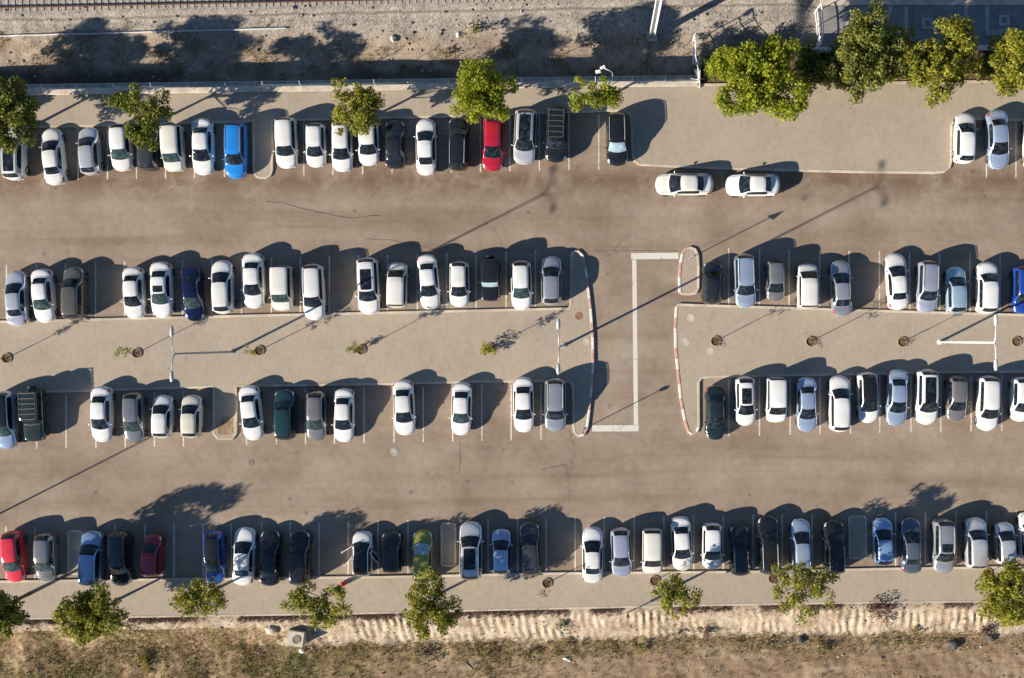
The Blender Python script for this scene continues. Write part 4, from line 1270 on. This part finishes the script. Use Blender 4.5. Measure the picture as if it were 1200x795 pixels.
# shrubs of the planting bed at the top right
for i, (x, y, r, lf, lb) in enumerate([
    (828, 84, 1.0, 'leaf_dark', "dark shrub beside the white fence corner, left end of planting bed"),
    (958, 78, 1.3, 'leaf_dark', "dark shrub between the big bright green tree and the olive tree"),
    (975, 62, 1.1, 'leaf_olive', "olive shrub beside the white railing on the plaza corner"),
    (975, 92, 1.0, 'leaf_mid', "low mid-green shrub on the kerb under the olive tree's left side"),
    (1055, 72, 1.2, 'leaf_dark', "dark shrub between the olive tree and the leggy yellow-green tree"),
    (1060, 45, .8, 'leaf_mid', "small green shrub at the bed's back wall, between two trees"),
    (845, 76, 1.1, 'leaf_mid', "mid-green shrub between the white fence corner and the big bright tree"),
    (945, 66, 1.0, 'leaf_dark', "dark shrub at the wall end behind the big bright green tree"),
    (935, 88, 1.2, 'leaf_dark', "dark shrub in the shade right of the big bright green tree's trunk"),
    (1038, 86, 1.0, 'leaf_olive', "olive shrub on the kerb between the olive tree and leggy yellow-green tree"),
    (1078, 88, .9, 'leaf_dark', "dark low shrub beneath the leggy yellow-green tree's left branches"),
    (1140, 86, .9, 'leaf_mid', "mid-green low shrub beneath the leggy yellow-green tree's right branches"),
    (1022, 84, 1.1, 'leaf_dark', "dark low shrub directly beneath the olive tree"),
    (1158, 78, 1.1, 'leaf_dark', "dark shrub right of the leggy yellow-green tree under the white wall"),
    (1170, 62, .9, 'leaf_mid', "green shrub beside the white wall left of the edge tree")]):
    shrub('shrub', lb, x, y, r, 1.3, M[lf], 40 + i, .1, 'shrubs in the top right planting bed', n=12, per=75, size=.13)
# weeds and shrubs on the slope
SL = [
    (660, 733, .75, 'greyleaf', "grey-green shrub with long leaves on the pale slope, left of the short post"),
    (797, 741, .45, 'greyleaf', "small grey-green plant on the slope just below the yellow-tinged tree"),
    (824, 741, .75, 'leaf_dead', "dark brown dead bush on the slope right of the yellow-tinged tree"),
    (1028, 720, 1.3, 'leaf_dead', "large dried brown bush hanging over the slope at the pavement edge"),
    (1070, 741, .5, 'leaf_mid', "small green plant at the slope foot right of the dried bush"),
    (1160, 738, .8, 'leaf_dead', "dried brown bush at the slope foot near the yellowish corner tree"),
    (898, 754, .35, 'leaf_dark', "small dark green plant on the dirt below the sparse olive tree"),
    (748, 758, .6, 'leaf_olive', "low olive weed patch on the dirt below the short post"),
    (500, 765, .7, 'greyleaf', "low grey-green weed below the tall-crowned tree"),
    (175, 778, .7, 'leaf_mid', "bright green weed patch at the bottom left"),
    (41, 716, .55, 'leaf_dark', "small dark bush beside the tall tree at the bottom left"),
    (150, 735, .4, 'leaf_dark', "small dark sprig right of the bushy dark green tree"),
    (573, 766, .25, 'leaf_dark', "tiny dark plant on the dirt left of the pale stick"),
    (665, 753, .28, 'leaf_dark', "tiny dark plant on the dirt above the white litter"),
    (622, 765, .30, 'leaf_dark', "tiny dark plant on the dirt left of the white litter"),
    (965, 757, .6, 'leaf_olive', "low olive weed on the dirt below the rightmost kerbed planter"),
]
for i, (x, y, r, lf, lb) in enumerate(SL):
    q = P(x, y, -.8)
    z = slope_z(q.x, q.y)
    shrub('shrub', lb, x, y, r, .35 + .4 * r, M[lf], 60 + i, z, 'plants on the dry slope', cat='plant', n=8, per=60, size=.09)
shrub('shrub', "green weed bush on the railway gravel left of the round yellow-green tree", 558, 33, .75, .8, M['leaf_olive'], 90, -1.6, 'plants on the railway bank', 'plant', 9, 60, .09, 1.5)
shrub('shrub', "small weed at the shadow's edge on the railway bank", 527, 62, .5, .5, M['leaf_olive'], 91, -1.95, 'plants on the railway bank', 'plant', 7, 50, .09)

# young staked trees in their square pits
PITS = [(8, 420, pav_b, "young tree in the leftmost pit of the left island", 0), (160.5, 414, pav_b, "young yellowish tree left of the left double lamp post", 1),
        (304, 411, pav_b, "young tree just right of the left double lamp post's base", 2), (423, 410, pav_b, "young green tree between the double lamp posts on the left island", 3),
        (574, 408, pav_b, "bushy yellow young tree on the left island's right half", 4), (838.5, 400, pav_c, "bare young tree at the left end of the right island", 5),
        (950, 400.5, pav_c, "bare young tree second from left on the right island", 5), (1057.5, 401, pav_c, "bare young tree left of the right double lamp post's base", 5),
        (1191, 400.5, pav_c, "bare young tree at the right edge of the right island", 5), (641, 683.5, pav_d, "bare young tree in a dark pit below the empty bay, bottom pavement", 5),
        (767, 680.5, pav_d, "bare young tree in a pit below the lavender-silver hatchback", 5), (906, 678, pav_d, "bare young tree left of the sparse olive tree", 5),
        (1157, 671.5, pav_d, "bare young tree left of the yellowish corner tree", 5)]
for i, (x, y, par, lb, st) in enumerate(PITS):
    rng = random.Random(300 + i)
    p = P(x, y, ZP)
    mb = MB(); mb.disc((p.x, p.y, ZP + .003), .40, .008, 14, .39); mb.mi = 1; mb.ring((p.x, p.y, ZP + .002), .37, .43, .07, 14)
    mb.build('tree_pit', [M['soil'], M['stake']], par)
    root = empty('young_tree', (p.x, p.y, ZP)); tag(root, lb, 'young tree', 'young trees in pavement pits')
    h = 2.75
    mb = MB()
    t1 = Vector((rng.uniform(-.05, .05), rng.uniform(-.05, .05), h * .6)); t2 = Vector((rng.uniform(-.12, .12), rng.uniform(-.12, .12), h))
    mb.tube([(0, 0, -.02), t1, t2], [.035, .028, .01], 6)
    cen = []
    for k in range(7):
        a = t1.lerp(t2, rng.uniform(.0, .9)); b = a + Vector((rng.uniform(-.4, .4), rng.uniform(-.4, .4), rng.uniform(.1, .5)))
        mb.tube([a, b], [.012, .005], 4, False); cen.append((b, rng.uniform(.18, .32)))
    mb.build('trunk', M['bark'], root)
    mb = MB()
    mb.tube([(.10, .06, -.02), (.07, .05, .95)], .025, 6)
    mb.build('stake', M['stake'], root)
    lf = {0: 'leaf_olive', 1: 'leaf_yellow', 2: 'leaf_olive', 3: 'leaf_olive', 4: 'leaf_yellow', 5: 'leaf_dead'}[st]
    if st == 4: cen = [(Vector((rng.uniform(-.5, .6), rng.uniform(-.35, .35), rng.uniform(.35, .9))), .32) for _ in range(9)] + cen
    if st == 3: cen += [(Vector((rng.uniform(-.35, .35), rng.uniform(-.3, .3), rng.uniform(.3, .6))), .25) for _ in range(5)]
    vs, fs = leaf_cloud(rng, cen, 200 if st < 5 else 90, .065)
    link('crown', mesh_from('crown', vs, fs, [M[lf]]), root)

# ------------------------------------------------------------------ dry grass and weeds (uncountable)


def grass(name, label, area, n, mat, hmin, hmax, seed, dens=None, zf=None):
    rng = random.Random(seed)
    vs, fs = [], []
    cnt = 0
    while cnt < n:
        X, Y = area(rng)
        z = (zf or slope_z)(X, Y)
        if dens and rng.random() > dens(X, Y): continue
        cnt += 1
        for _ in range(rng.randint(3, 6)):
            a = rng.uniform(0, 2 * PI); l = rng.uniform(hmin, hmax); tl = rng.uniform(.35, 1.0)
            bx, by = X + rng.gauss(0, .07), Y + rng.gauss(0, .07)
            wv = Vector((-math.sin(a), math.cos(a), 0)) * .016
            tip = Vector((bx + math.cos(a) * l * tl, by + math.sin(a) * l * tl, z + l * (1.1 - tl * .6)))
            b = Vector((bx, by, z - .01)); md = b.lerp(tip, .5) + Vector((0, 0, l * .15))
            k = len(vs)
            vs += [b - wv, b + wv, md + wv, md - wv, tip]
            fs += [[k, k + 1, k + 2, k + 3], [k + 3, k + 2, k + 4]]
    o = link(name, mesh_from(name, vs, fs, [mat]))
    tag(o, label, name.replace('_', ' '), kind='stuff')
    return o


def lower_area(rng):
    X = rng.uniform(-46, 46)
    e = P(0, lerp_list(d_edge, px_of(X))).y
    return X, e - (0.4 + 7.2 * rng.random() ** .9)


def dens_dry(X, Y):
    px = px_of(X); d = (py_of(Y) - lerp_list(d_edge, px)) / PXM
    base = .25 + .75 * max(0, noise.noise(Vector((X * .25, Y * .3, 20))) + .25)
    left = sm(420, 250, px)
    return min(1, base * ((.9 * sm(.5, 1.5, d)) * left + (1 - left) * (.06 + (.75 * sm(2.6, 3.3, d) * sm(5.2, 3.6, d)) + .30 * sm(2.8, 3.4, d) * sm(820, 560, px))))


grass('dry_grass', "dry straw-coloured grass covering the slope below the car park", lower_area, 5200, M['straw'], .10, .32, 5, dens_dry)
grass('green_grass', "thin olive-green grass between the dry tufts on the slope", lower_area, 2600, M['verge'], .08, .24, 6,
      lambda X, Y: dens_dry(X, Y) * (1 if noise.noise(Vector((X * .3, Y * .4, 33))) > .08 else .04))


def edge_area(rng):
    X = rng.uniform(-46, 46)
    e = P(0, lerp_list(d_edge, px_of(X))).y
    return X, e - abs(rng.gauss(.22, .18)) - .05


grass('dead_weeds', "dark reddish dead weeds lining the lower pavement edge", edge_area, 3800, M['leaf_dead'], .08, .26, 8,
      lambda X, Y: 1 if (noise.noise(Vector((X * .22, 0, 50))) > -.05 or 408 < px_of(X) < 462 or 540 < px_of(X) < 612) else .06)

def bank_area(rng):
    X = rng.uniform(-46, 24)
    return X, rng.uniform(22.6, 27.6)


grass('dry_weeds', "sparse dry weeds on the earth of the railway bank", bank_area, 1500, M['straw'], .08, .26, 14,
      lambda X, Y: max(0.02, noise.noise(Vector((X * .5, Y * .6, 60))) * 1.6) * sm(27.8, 25.0, Y), bank_z)


def stones(name, label, area, n, mat, seed, zf, r0, r1):
    rng = random.Random(seed)
    base = []
    t = bmesh.new(); bmesh.ops.create_icosphere(t, subdivisions=1, radius=1)
    bv = [v.co.copy() for v in t.verts]; bf = [[v.index for v in f.verts] for f in t.faces]; t.free()
    vs, fs = [], []
    for _ in range(n):
        X, Y = area(rng)
        r = r0 + (r1 - r0) * rng.random() ** 3
        z = zf(X, Y)
        k = len(vs)
        sc = Vector((rng.uniform(.7, 1.3), rng.uniform(.7, 1.3), rng.uniform(.4, .8))) * r
        q = Matrix.Rotation(rng.uniform(0, 6.3), 3, 'Z')
        vs += [q @ Vector((v.x * sc.x, v.y * sc.y, v.z * sc.z)) * rng.uniform(.9, 1.1) + Vector((X, Y, z + sc.z * .4)) for v in bv]
        fs += [[i + k for i in f] for f in bf]
    tag(link(name, mesh_from(name, vs, fs, [mat])), label, 'stones', kind='stuff')


M['pebble'] = stone('pebble', (0.27, 0.23, 0.18), .7)
stones('bank_stones', "loose stones scattered over the railway bank", lambda r: (r.uniform(-46, 26), 22.2 + 6.2 * r.random()), 800, M['pebble'], 21, bank_z, .04, .16)
stones('slope_stones', "loose stones scattered over the slope and dirt below the car park", lower_area, 900, M['pebble'], 22, slope_z, .03, .13)

# ------------------------------------------------------------------ retaining wall, fence, railway
wl = [(-400, 117), (-20, 110.5), (100, 108.5), (300, 105.8), (500, 102.8), (740, 99.6), (817, 99)]
wall = empty('retaining_wall', P(400, 104)); tag(wall, "long low retaining wall with pale coping between car park and railway", 'wall')


def local_kerb(name, pts, parent, **k):
    o = kerb(name, pts, None, **k)
    o.parent = parent; o.matrix_parent_inverse = Matrix.Translation(-parent.location)
    return o


local_kerb('wall_body', W([(x, y - .4) for x, y in wl]), wall, width=.34, z0=-2.6, z1=.22, mats=[M['concrete']])
local_kerb('coping', W(wl), wall, width=.46, z0=.215, z1=.33, mats=[M['coping']])
local_kerb('footing', W([(x, y - 9.0) for x, y in wl]), wall, width=.75, z0=-2.8, z1=-.95, mats=[M['concrete']])

fence = empty('wire_fence', P(400, 104)); tag(fence, "thin pale wire fence on posts along the railway retaining wall", 'fence')
wpts = resample(W(wl), 1.0)
keep = [p for p in wpts if -45 < p.x < 16]
mbw = MB()
for hz in (.55, .95, 1.35): mbw.tube([p - fence.location + Vector((0, .08, hz)) for p in keep], .008, 4, False)
mbw.build('wire', M['steel'], fence)
for i, p in enumerate(keep):
    if i % 3: continue
    mb = MB(); q = p - fence.location + Vector((0, .08, 0))
    mb.tube([q + Vector((0, 0, .3)), q + Vector((0, 0, 1.45)), q + Vector((0, .22, 1.65))], .025, 6)
    if i % 12 == 0:
        for s in (-1, 1): mb.tube([q + Vector((0, 0, 1.2)), q + Vector((s * .55, .3, .3))], .02, 5)
    mb.build('post', M['whitemetal'], fence)

cf = empty('metal_fence', P(817, 80, -.5)); tag(cf, "white metal fence running from the wall's end towards the railway", 'fence', 'white metal fences')
mb = MB()
for (x, y) in ((813, 70), (816, 86), (818, 101), (813.5, 56), (813, 44)):
    q = P(x, y, -.5); q.z = 0; mb.tube([q - Vector((cf.location.x, cf.location.y, 0)) + Vector((0, 0, -1.6)), q - Vector((cf.location.x, cf.location.y, 0)) + Vector((0, 0, .9))], .045, 6)
for hz in (.9, .3, -.5, -1.2):
    mb.tube([Vector((P(x, y, -.5).x - cf.location.x, P(x, y, -.5).y - cf.location.y, hz)) for (x, y) in ((818, 101), (816, 86), (813, 70), (813.5, 56), (813, 44))], .035, 6)
mb.v = [v + Vector((0, 0, .5)) for v in mb.v]
mb.build('frame', M['whitemetal'], cf)
mb = MB(); q = P(820, 84, .4); mb.box((0, 0, .2), (.10, 2.6, 1.2)); mb.build('panel', M['whitemetal'], cf, loc=(q.x - cf.location.x, q.y - cf.location.y, 0))

# plaza behind the planting bed
bed = poly_slab('planting_ground', W([(824, 99), (1240, 94.5), (1240, 60), (940, 62), (824, 66)]), -2.7, .02, M['soil']); tag(bed, kind='structure')
pw = empty('low_wall', P(1090, 58)); tag(pw, "low white-topped wall between the planting bed and the plaza", 'wall')
local_kerb('wall_body', W([(944, 61.0), (1240, 57)]), pw, width=.3, z0=-2.6, z1=.45, mats=[M['concrete']])
local_kerb('coping', W([(944, 61.0), (1240, 57)]), pw, width=.42, z0=.452, z1=.55, mats=[M['whitemetal']])
plaza = poly_slab('plaza', [P(x, y, -2.0) for x, y in [(962, 60), (1240, 56), (1240, 7), (962, 7)]], -2.7, -2.0, M['plaza']); tag(plaza, kind='structure')
pl2 = poly_slab('platform_edge', [P(x, y, -2.0) for x, y in [(962, 6.4), (1240, 6.4), (1240, -10), (962, -10)]], -2.7, -1.97, M['coping']); tag(pl2, kind='structure')
for (x, y0, y1) in ((1062, 7.5, 38), (1043, 7.5, 16), (1132, 7.5, 24), (1157, 7.5, 44)):
    a, b = P(x, y0, -2), P(x, y1, -2)
    w = .28
    vs = [(a.x - w / 2, b.y, -1.995), (a.x + w / 2, b.y, -1.995), (a.x + w / 2, a.y, -1.995), (a.x - w / 2, a.y, -1.995)]
    link('paving_strip', mesh_from('paving_strip', vs, [[0, 1, 2, 3]], [M['plaza_lt']]), plaza)
for (x, y) in ((998, 28), (1087, 27.5), (1177, 24)):
    q = P(x, y, -2)
    mb = MB()
    for (dx, dy, sx, sy) in ((0, .36, .95, .24), (0, -.36, .95, .24), (.36, 0, .23, .48), (-.36, 0, .23, .48)): mb.box((q.x + dx, q.y + dy, -1.985), (sx, sy, .03))
    mb.build('tree_grate', M['plaza_lt'], plaza)
rf = empty('metal_railing', P(960, 35, -1)); tag(rf, "pale metal railing at the plaza's left end, beside the olive shrub", 'railing', 'white metal fences')
mb = MB()
for (x, y) in ((958, 10), (960, 26), (961, 44), (958, 58)):
    q = P(x, y, -1) - rf.location; mb.tube([(q.x, q.y, -1.2), (q.x, q.y, 1.3)], .05, 6)
for hz in (1.3, .6, -.2, -.9):
    mb.tube([Vector((*(P(x, y, -1) - rf.location).xy, hz)) for (x, y) in ((958, 10), (960, 26), (961, 44), (958, 58))], .04, 6)
q = P(951, 58, -1) - rf.location
for hz in (1.2, .4, -.4): mb.tube([Vector((*(P(958, 58, -1) - rf.location).xy, hz)), Vector((*(P(940, 58, -1) - rf.location).xy, hz))], .04, 6)
mb.build('frame', M['whitemetal'], rf)
bench = empty('bench', P(1172, 40, -2)); tag(bench, "pale slatted bench on the plaza at the top right", 'bench')
mb = MB()
for k in range(3): mb.box((0, k * .17 - .17, .45), (2.6, .12, .05))
mb.build('seat', M['plaza_lt'], bench)
mb = MB(); mb.box((0, -.32, .75), (2.6, .05, .3)); mb.build('backrest', M['plaza_lt'], bench)
for s in (-1, 1):
    mb = MB(); mb.box((s * 1.1, 0, .21), (.08, .5, .42)); mb.build('leg', M['steel'], bench)

# railway track
trk = empty('railway_track', (0, 0, 0)); tag(trk, "railway track with pale sleeper ends along the photo's top edge", 'railway track')
def trk_pt(px, off=0.0):
    zt = -1.02
    p = P(px, 9.5 + TL * px, zt)
    return p + Vector((0, off, 0))
for off in (0.0, 1.435):
    pts = [trk_pt(x, off) + Vector((0, 0, .10)) for x in (-400, 0, 300, 600, 900, 1200, 1600)]
    o = kerb('rail', pts, trk, width=.075, z0=0, z1=.16, mats=[M['rail']])
    o.location.z = -.98
sl = MB(); sl.box((0, 0.72, 0), (.26, 2.4, .2))
sme = mesh_from('sleeper', sl.v, sl.f, [M['sleeper']])
for i in range(98):
    px = -18 + i * 8.4
    p = trk_pt(px, .15)
    o = link('sleeper', sme, trk, (p.x, p.y, -1.115), R(1.15))
pp = empty('cable_duct', (0, 0, 0)); tag(pp, "thin pale cable duct lying along the railway bank at the left", 'pipe')
mb = MB()
pts = []
for x in range(-60, 345, 12):
    q = P(x, 43.5 - .026 * x, -1.7)
    pts.append(Vector((q.x, q.y, bank_z(q.x, q.y) + .12)))
mb.tube(pts, .07, 8); mb.build('pipe', M['pipe'], pp)

mast = empty('catenary_mast', P(764, 43, -1.8)); tag(mast, "tall pale railway mast leaning to the photo's top edge", 'mast')
mb = MB()
for s in (-1, 1): mb.box((s * .21, 0, 4.6), (.05, .34, 9.2))
mb.box((0, 0, 4.6), (.40, .06, 9.2))
mb.build('column', M['whitemetal'], mast)
mb = MB(); mb.box((0, 0, -.05), (.9, .9, .3)); mb.build('foundation', M['concrete'], mast)

# ------------------------------------------------------------------ lamp posts
def lamp_post(px, py, label, metal, h=11.75):
    p = P(px, py, ZP)
    root = empty('lamp_post', p); tag(root, label, 'lamp post', 'double-headed lamp posts')
    mb = MB(); mb.tube([(0, 0, 0), (0, 0, h * .5), (0, 0, h - .35)], [.10, .085, .06], 10); mb.build('pole', metal, root, True)
    mb = MB(); mb.disc((0, 0, 0), .22, .04, 12); mb.disc((0, 0, .04), .13, .3, 12, .11); mb.build('base_plate', metal, root)
    for s in (1, -1):
        mb = MB(); mb.tube([(0, 0, h - .4), (-.03, s * .35, h - .12), (-.05, s * 1.25, h)], [.05, .04, .035], 8); mb.build('arm', metal, root, True)
        mb = MB()
        n = 8
        vs, fs = [], []
        prof = [(0, .05, .03), (.12, .13, .06), (.55, .15, .07), (.78, .10, .04), (.82, .03, .02)]
        for (d, w, t) in prof:
            for k in range(n):
                a = 2 * PI * k / n
                vs.append((-.05 + w * math.cos(a), s * (1.2 + d), h + t * math.sin(a)))
        for i in range(len(prof) - 1):
            for k in range(n): fs.append([i * n + k, i * n + (k + 1) % n, (i + 1) * n + (k + 1) % n, (i + 1) * n + k])
        fs += [list(range(n)), [(len(prof) - 1) * n + k for k in range(n)]]
        mb.add(vs, fs)
        mb.build('lamp_head', metal, root, True)
    return root


lamp_post(272, 412.5, "grey double-headed lamp post on the left island", M['lampgrey'])
lamp_post(661, 405, "double-headed lamp post near the passage kerb on the left island", M['steel'])
lamp_post(1101, 401, "white double-headed lamp post on the right island", M['whitemetal'])

# single pole just beyond the left edge whose shadow crosses the lane
lp = empty('street_pole', P(-18, 611)); tag(lp, "slim pole beyond the photo's left edge, casting a shadow over the lane", 'pole')
mb = MB(); mb.tube([(0, 0, 0), (0, 0, 7)], [.08, .05], 8); mb.build('pole', M['steel'], lp, True)
mb = MB(); mb.disc((0, 0, 0), .2, .05, 12); mb.build('base_plate', M['steel'], lp)


def sign_post(px, py, h, label, sz, shape, z0=ZP):
    p = P(px, py, z0)
    root = empty('sign_post', p); tag(root, label, 'sign post', 'sign posts on the islands')
    mb = MB(); mb.tube([(0, 0, -.02), (0, 0, h)], .038, 8); mb.build('pole', M['steel'], root, True)
    mb = MB()
    n = 3 if shape == 'tri' else 16
    a0 = PI / 2
    for s in (0, 1):
        pass
    vs = [(sz * math.cos(a0 + 2 * PI * k / n), y, h - sz * .4 + sz * math.sin(a0 + 2 * PI * k / n)) for y in (-.045, -.055) for k in range(n)]
    mb.add([Matrix.Rotation(R(-30), 3, 'Z') @ Vector(v) for v in vs], [list(range(n))[::-1], list(range(n, 2 * n))] + [[k, (k + 1) % n, n + (k + 1) % n, n + k] for k in range(n)])
    mb.build('sign_plate', M['signblue'], root)
    mb = MB(); mb.disc((0, 0, .0), .11, .03, 10); mb.build('base_plate', M['steel'], root)


sign_post(684, 503, 2.95, "sign post on the lower tip of the left island's red-and-white kerb", .2, 'round')
sign_post(808, 303, 3.2, "sign post on the small round-nosed island", .36, 'tri')
sp = empty('short_post', P(735.5, 718, -.05)); tag(sp, "short dark post at the pavement edge left of the yellow-tinged tree", 'post')
mb = MB(); mb.tube([(0, 0, -.3), (0, 0, 1.15)], .055, 8); mb.build('pole', M['rail'], sp)
mb = MB(); mb.box((0, 0, 1.22), (.22, .16, .34)); mb.build('head', M['rail'], sp)

cam_p = empty('floodlight_pole', P(717, 99.5, .3)); tag(cam_p, "thin pole with two white floodlights on the retaining wall above the small tree", 'floodlight')
mb = MB(); mb.tube([(0, 0, 0), (0, 0, 3.6), (-.15, .1, 3.8), (-.75, .35, 3.9)], .04, 8); mb.build('pole', M['steel'], cam_p, True)
for (dx, dy, rz) in ((-.78, .38, .5), (-1.15, .05, .2)):
    mb = MB(); mb.box((dx, dy, 3.9), (.42, .26, .18), rz, .8); mb.build('floodlight', M['whitemetal'], cam_p)
mb = MB(); mb.tube([(-.75, .35, 3.9), (-1.15, .05, 3.85)], .03, 6); mb.build('arm', M['steel'], cam_p)

# concrete chamber on the slope
zc = -.75
ch = P(346, 749, .1)
cb_ = empty('concrete_chamber', (ch.x, ch.y, slope_z(ch.x, ch.y))); tag(cb_, "square concrete drain chamber with round cover on the lower slope", 'drain chamber')
top = .12 - cb_.location.z
mb = MB(); mb.box((0, 0, top / 2 - .3), (1.35, 1.25, top + .6), R(-8)); mb.build('box', M['coping'], cb_)
mb = MB(); mb.ring((.1, -.05, top + .002), .26, .36, .035); mb.disc((.1, -.05, top + .002), .24, .02); mb.build('cover', M['iron'], cb_)

# small loose things
bp = P(402.5, 684, .2); bag = empty('red_bag', (bp.x, bp.y, ZP)); tag(bag, "small red bag standing on the pavement beside the two-clump tree", 'bag')
bm = bmesh.new(); bmesh.ops.create_cube(bm, size=1)
bmesh.ops.subdivide_edges(bm, edges=bm.edges, cuts=3, use_grid_fill=True)
for v in bm.verts:
    k = 1 / max(1e-6, (abs(v.co.x * 2)**4 + abs(v.co.y * 2)**4 + abs(v.co.z * 2)**4) ** .25)
    v.co = Vector((v.co.x * k * .42, v.co.y * k * .30, (v.co.z * k + .5) * .5 * (1 - .1 * (v.co.x * 2) ** 2)))
me = bpy.data.meshes.new('bag_body'); bm.to_mesh(me); bm.free(); me.materials.append(M['red_cloth'])
me.polygons.foreach_set('use_smooth', [True] * len(me.polygons)); link('bag_body', me, bag)
mb = MB(); mb.tube([(-.12, 0, .48), (-.08, 0, .6), (.08, 0, .6), (.12, 0, .48)], .018, 6); mb.build('handle', M['red_cloth'], bag)


def rock(px, py, r, label, mat, seed, zf, sq=.6, cat='rock', name='rock'):
    rng = random.Random(seed)
    q = P(px, py, -1.2); z = zf(q.x, q.y); q = P(px, py, z); z = zf(q.x, q.y)
    bm = bmesh.new(); bmesh.ops.create_icosphere(bm, subdivisions=2, radius=r)
    for v in bm.verts:
        k = 1 + .35 * noise.noise(v.co * (1.8 / r) + Vector((seed, 0, 0)))
        v.co = Vector((v.co.x * k * rng.uniform(.95, 1.05), v.co.y * k * .8, v.co.z * k * sq))
    me = bpy.data.meshes.new('rock'); bm.to_mesh(me); bm.free(); me.materials.append(mat)
    o = link(name, me, None, (q.x, q.y, z + r * sq * .35), rng.uniform(0, 6))
    tag(o, label, cat, 'stones and litter on the ground')


rock(938, 749.5, .42, "dark grey boulder at the slope foot below the sparse olive tree", M['boulder'], 3, slope_z)
rock(1116, 756, .5, "grey boulder at the slope foot near the bottom right", M['boulder'], 4, slope_z)
rock(1160, 748, .42, "dark stone under the dried bush near the corner tree", M['boulder'], 6, slope_z)
rock(461, 46, .34, "pale stone block on the railway bank above the charcoal sedan", M['coping'], 5, bank_z)
rock(537, 41, .22, "small white stone beside the green weed bush on the gravel", M['whitemetal'], 7, bank_z)
rock(318, 737, .5, "pale rubble lump left of the concrete drain chamber", M['coping'], 8, slope_z)
rock(354, 763, .25, "small white stone below the concrete drain chamber", M['whitemetal'], 9, slope_z)
q = P(664, 772, -1.4); zq = slope_z(q.x, q.y)
mb = MB(); mb.add([(-.32, .10, .05), (-.1, .18, .14), (.14, -.02, .10), (.34, -.16, .04), (.22, -.22, .03), (-.05, -.04, .12), (-.28, -.02, .05)], [[0, 6, 5, 1], [1, 5, 2], [5, 4, 3, 2]])
o = mb.build('plastic_sheet', M['whitemetal'], None, False, (q.x, q.y, zq)); tag(o, "crumpled white plastic sheet on the dirt at the bottom centre", 'litter', 'stones and litter on the ground')
q = P(550, 781, -1.4); zq = slope_z(q.x, q.y)
mb = MB(); mb.tube([(-.35, .35, .03), (0, 0, .06), (.3, -.35, .03)], [.03, .035, .02], 6)
o = mb.build('stick', M['plaza_lt'], None, False, (q.x, q.y, zq)); tag(o, "pale broken stick on the dirt below the silver-white SUV with sunroof", 'stick', 'stones and litter on the ground')

# ------------------------------------------------------------------ light, sky, camera
wd = bpy.data.worlds.new('World'); scene.world = wd; wd.use_nodes = True
nt = wd.node_tree
for n in list(nt.nodes): nt.nodes.remove(n)
sky = nt.nodes.new('ShaderNodeTexSky'); sky.sky_type = 'NISHITA'; sky.sun_disc = False
sdir = Vector((-math.cos(SUN_AZ) * math.cos(SUN_EL), -math.sin(SUN_AZ) * math.cos(SUN_EL), math.sin(SUN_EL)))
sky.sun_elevation = SUN_EL
sky.sun_rotation = math.atan2(sdir.x, sdir.y) % (2 * PI)
sky.air_density = 1.0; sky.dust_density = 0.2; sky.ozone_density = 4.5
bg = nt.nodes.new('ShaderNodeBackground'); bg.inputs['Strength'].default_value = 0.056
ow = nt.nodes.new('ShaderNodeOutputWorld')
nt.links.new(sky.outputs[0], bg.inputs[0]); nt.links.new(bg.outputs[0], ow.inputs[0])

sl = bpy.data.lights.new('sun', 'SUN'); sl.energy = 5.0; sl.angle = R(.55); sl.color = (1.0, .90, .76)
so = bpy.data.objects.new('sun', sl); COL.objects.link(so)
so.rotation_euler = (-sdir).to_track_quat('-Z', 'Y').to_euler()
so.location = sdir * 60

cd = bpy.data.cameras.new('camera'); co = bpy.data.objects.new('camera', cd); COL.objects.link(co)
co.location = ((NX - 600) / PXM, 0, HCAM); co.rotation_euler = (0, 0, 0)
wv = 1200 / PXM
cd.sensor_fit = 'HORIZONTAL'; cd.sensor_width = 36; cd.lens = 36 * HCAM / wv
cd.shift_x = -((NX - 600) / PXM) / wv
cd.clip_start = 1; cd.clip_end = 2000
scene.camera = co

vs_ = scene.view_settings
vs_.view_transform = 'Standard'; vs_.look = 'None'; vs_.gamma = 1.0; vs_.use_curve_mapping = False
vs_.exposure = 1.1
scene.render.resolution_x = 1024; scene.render.resolution_y = 678
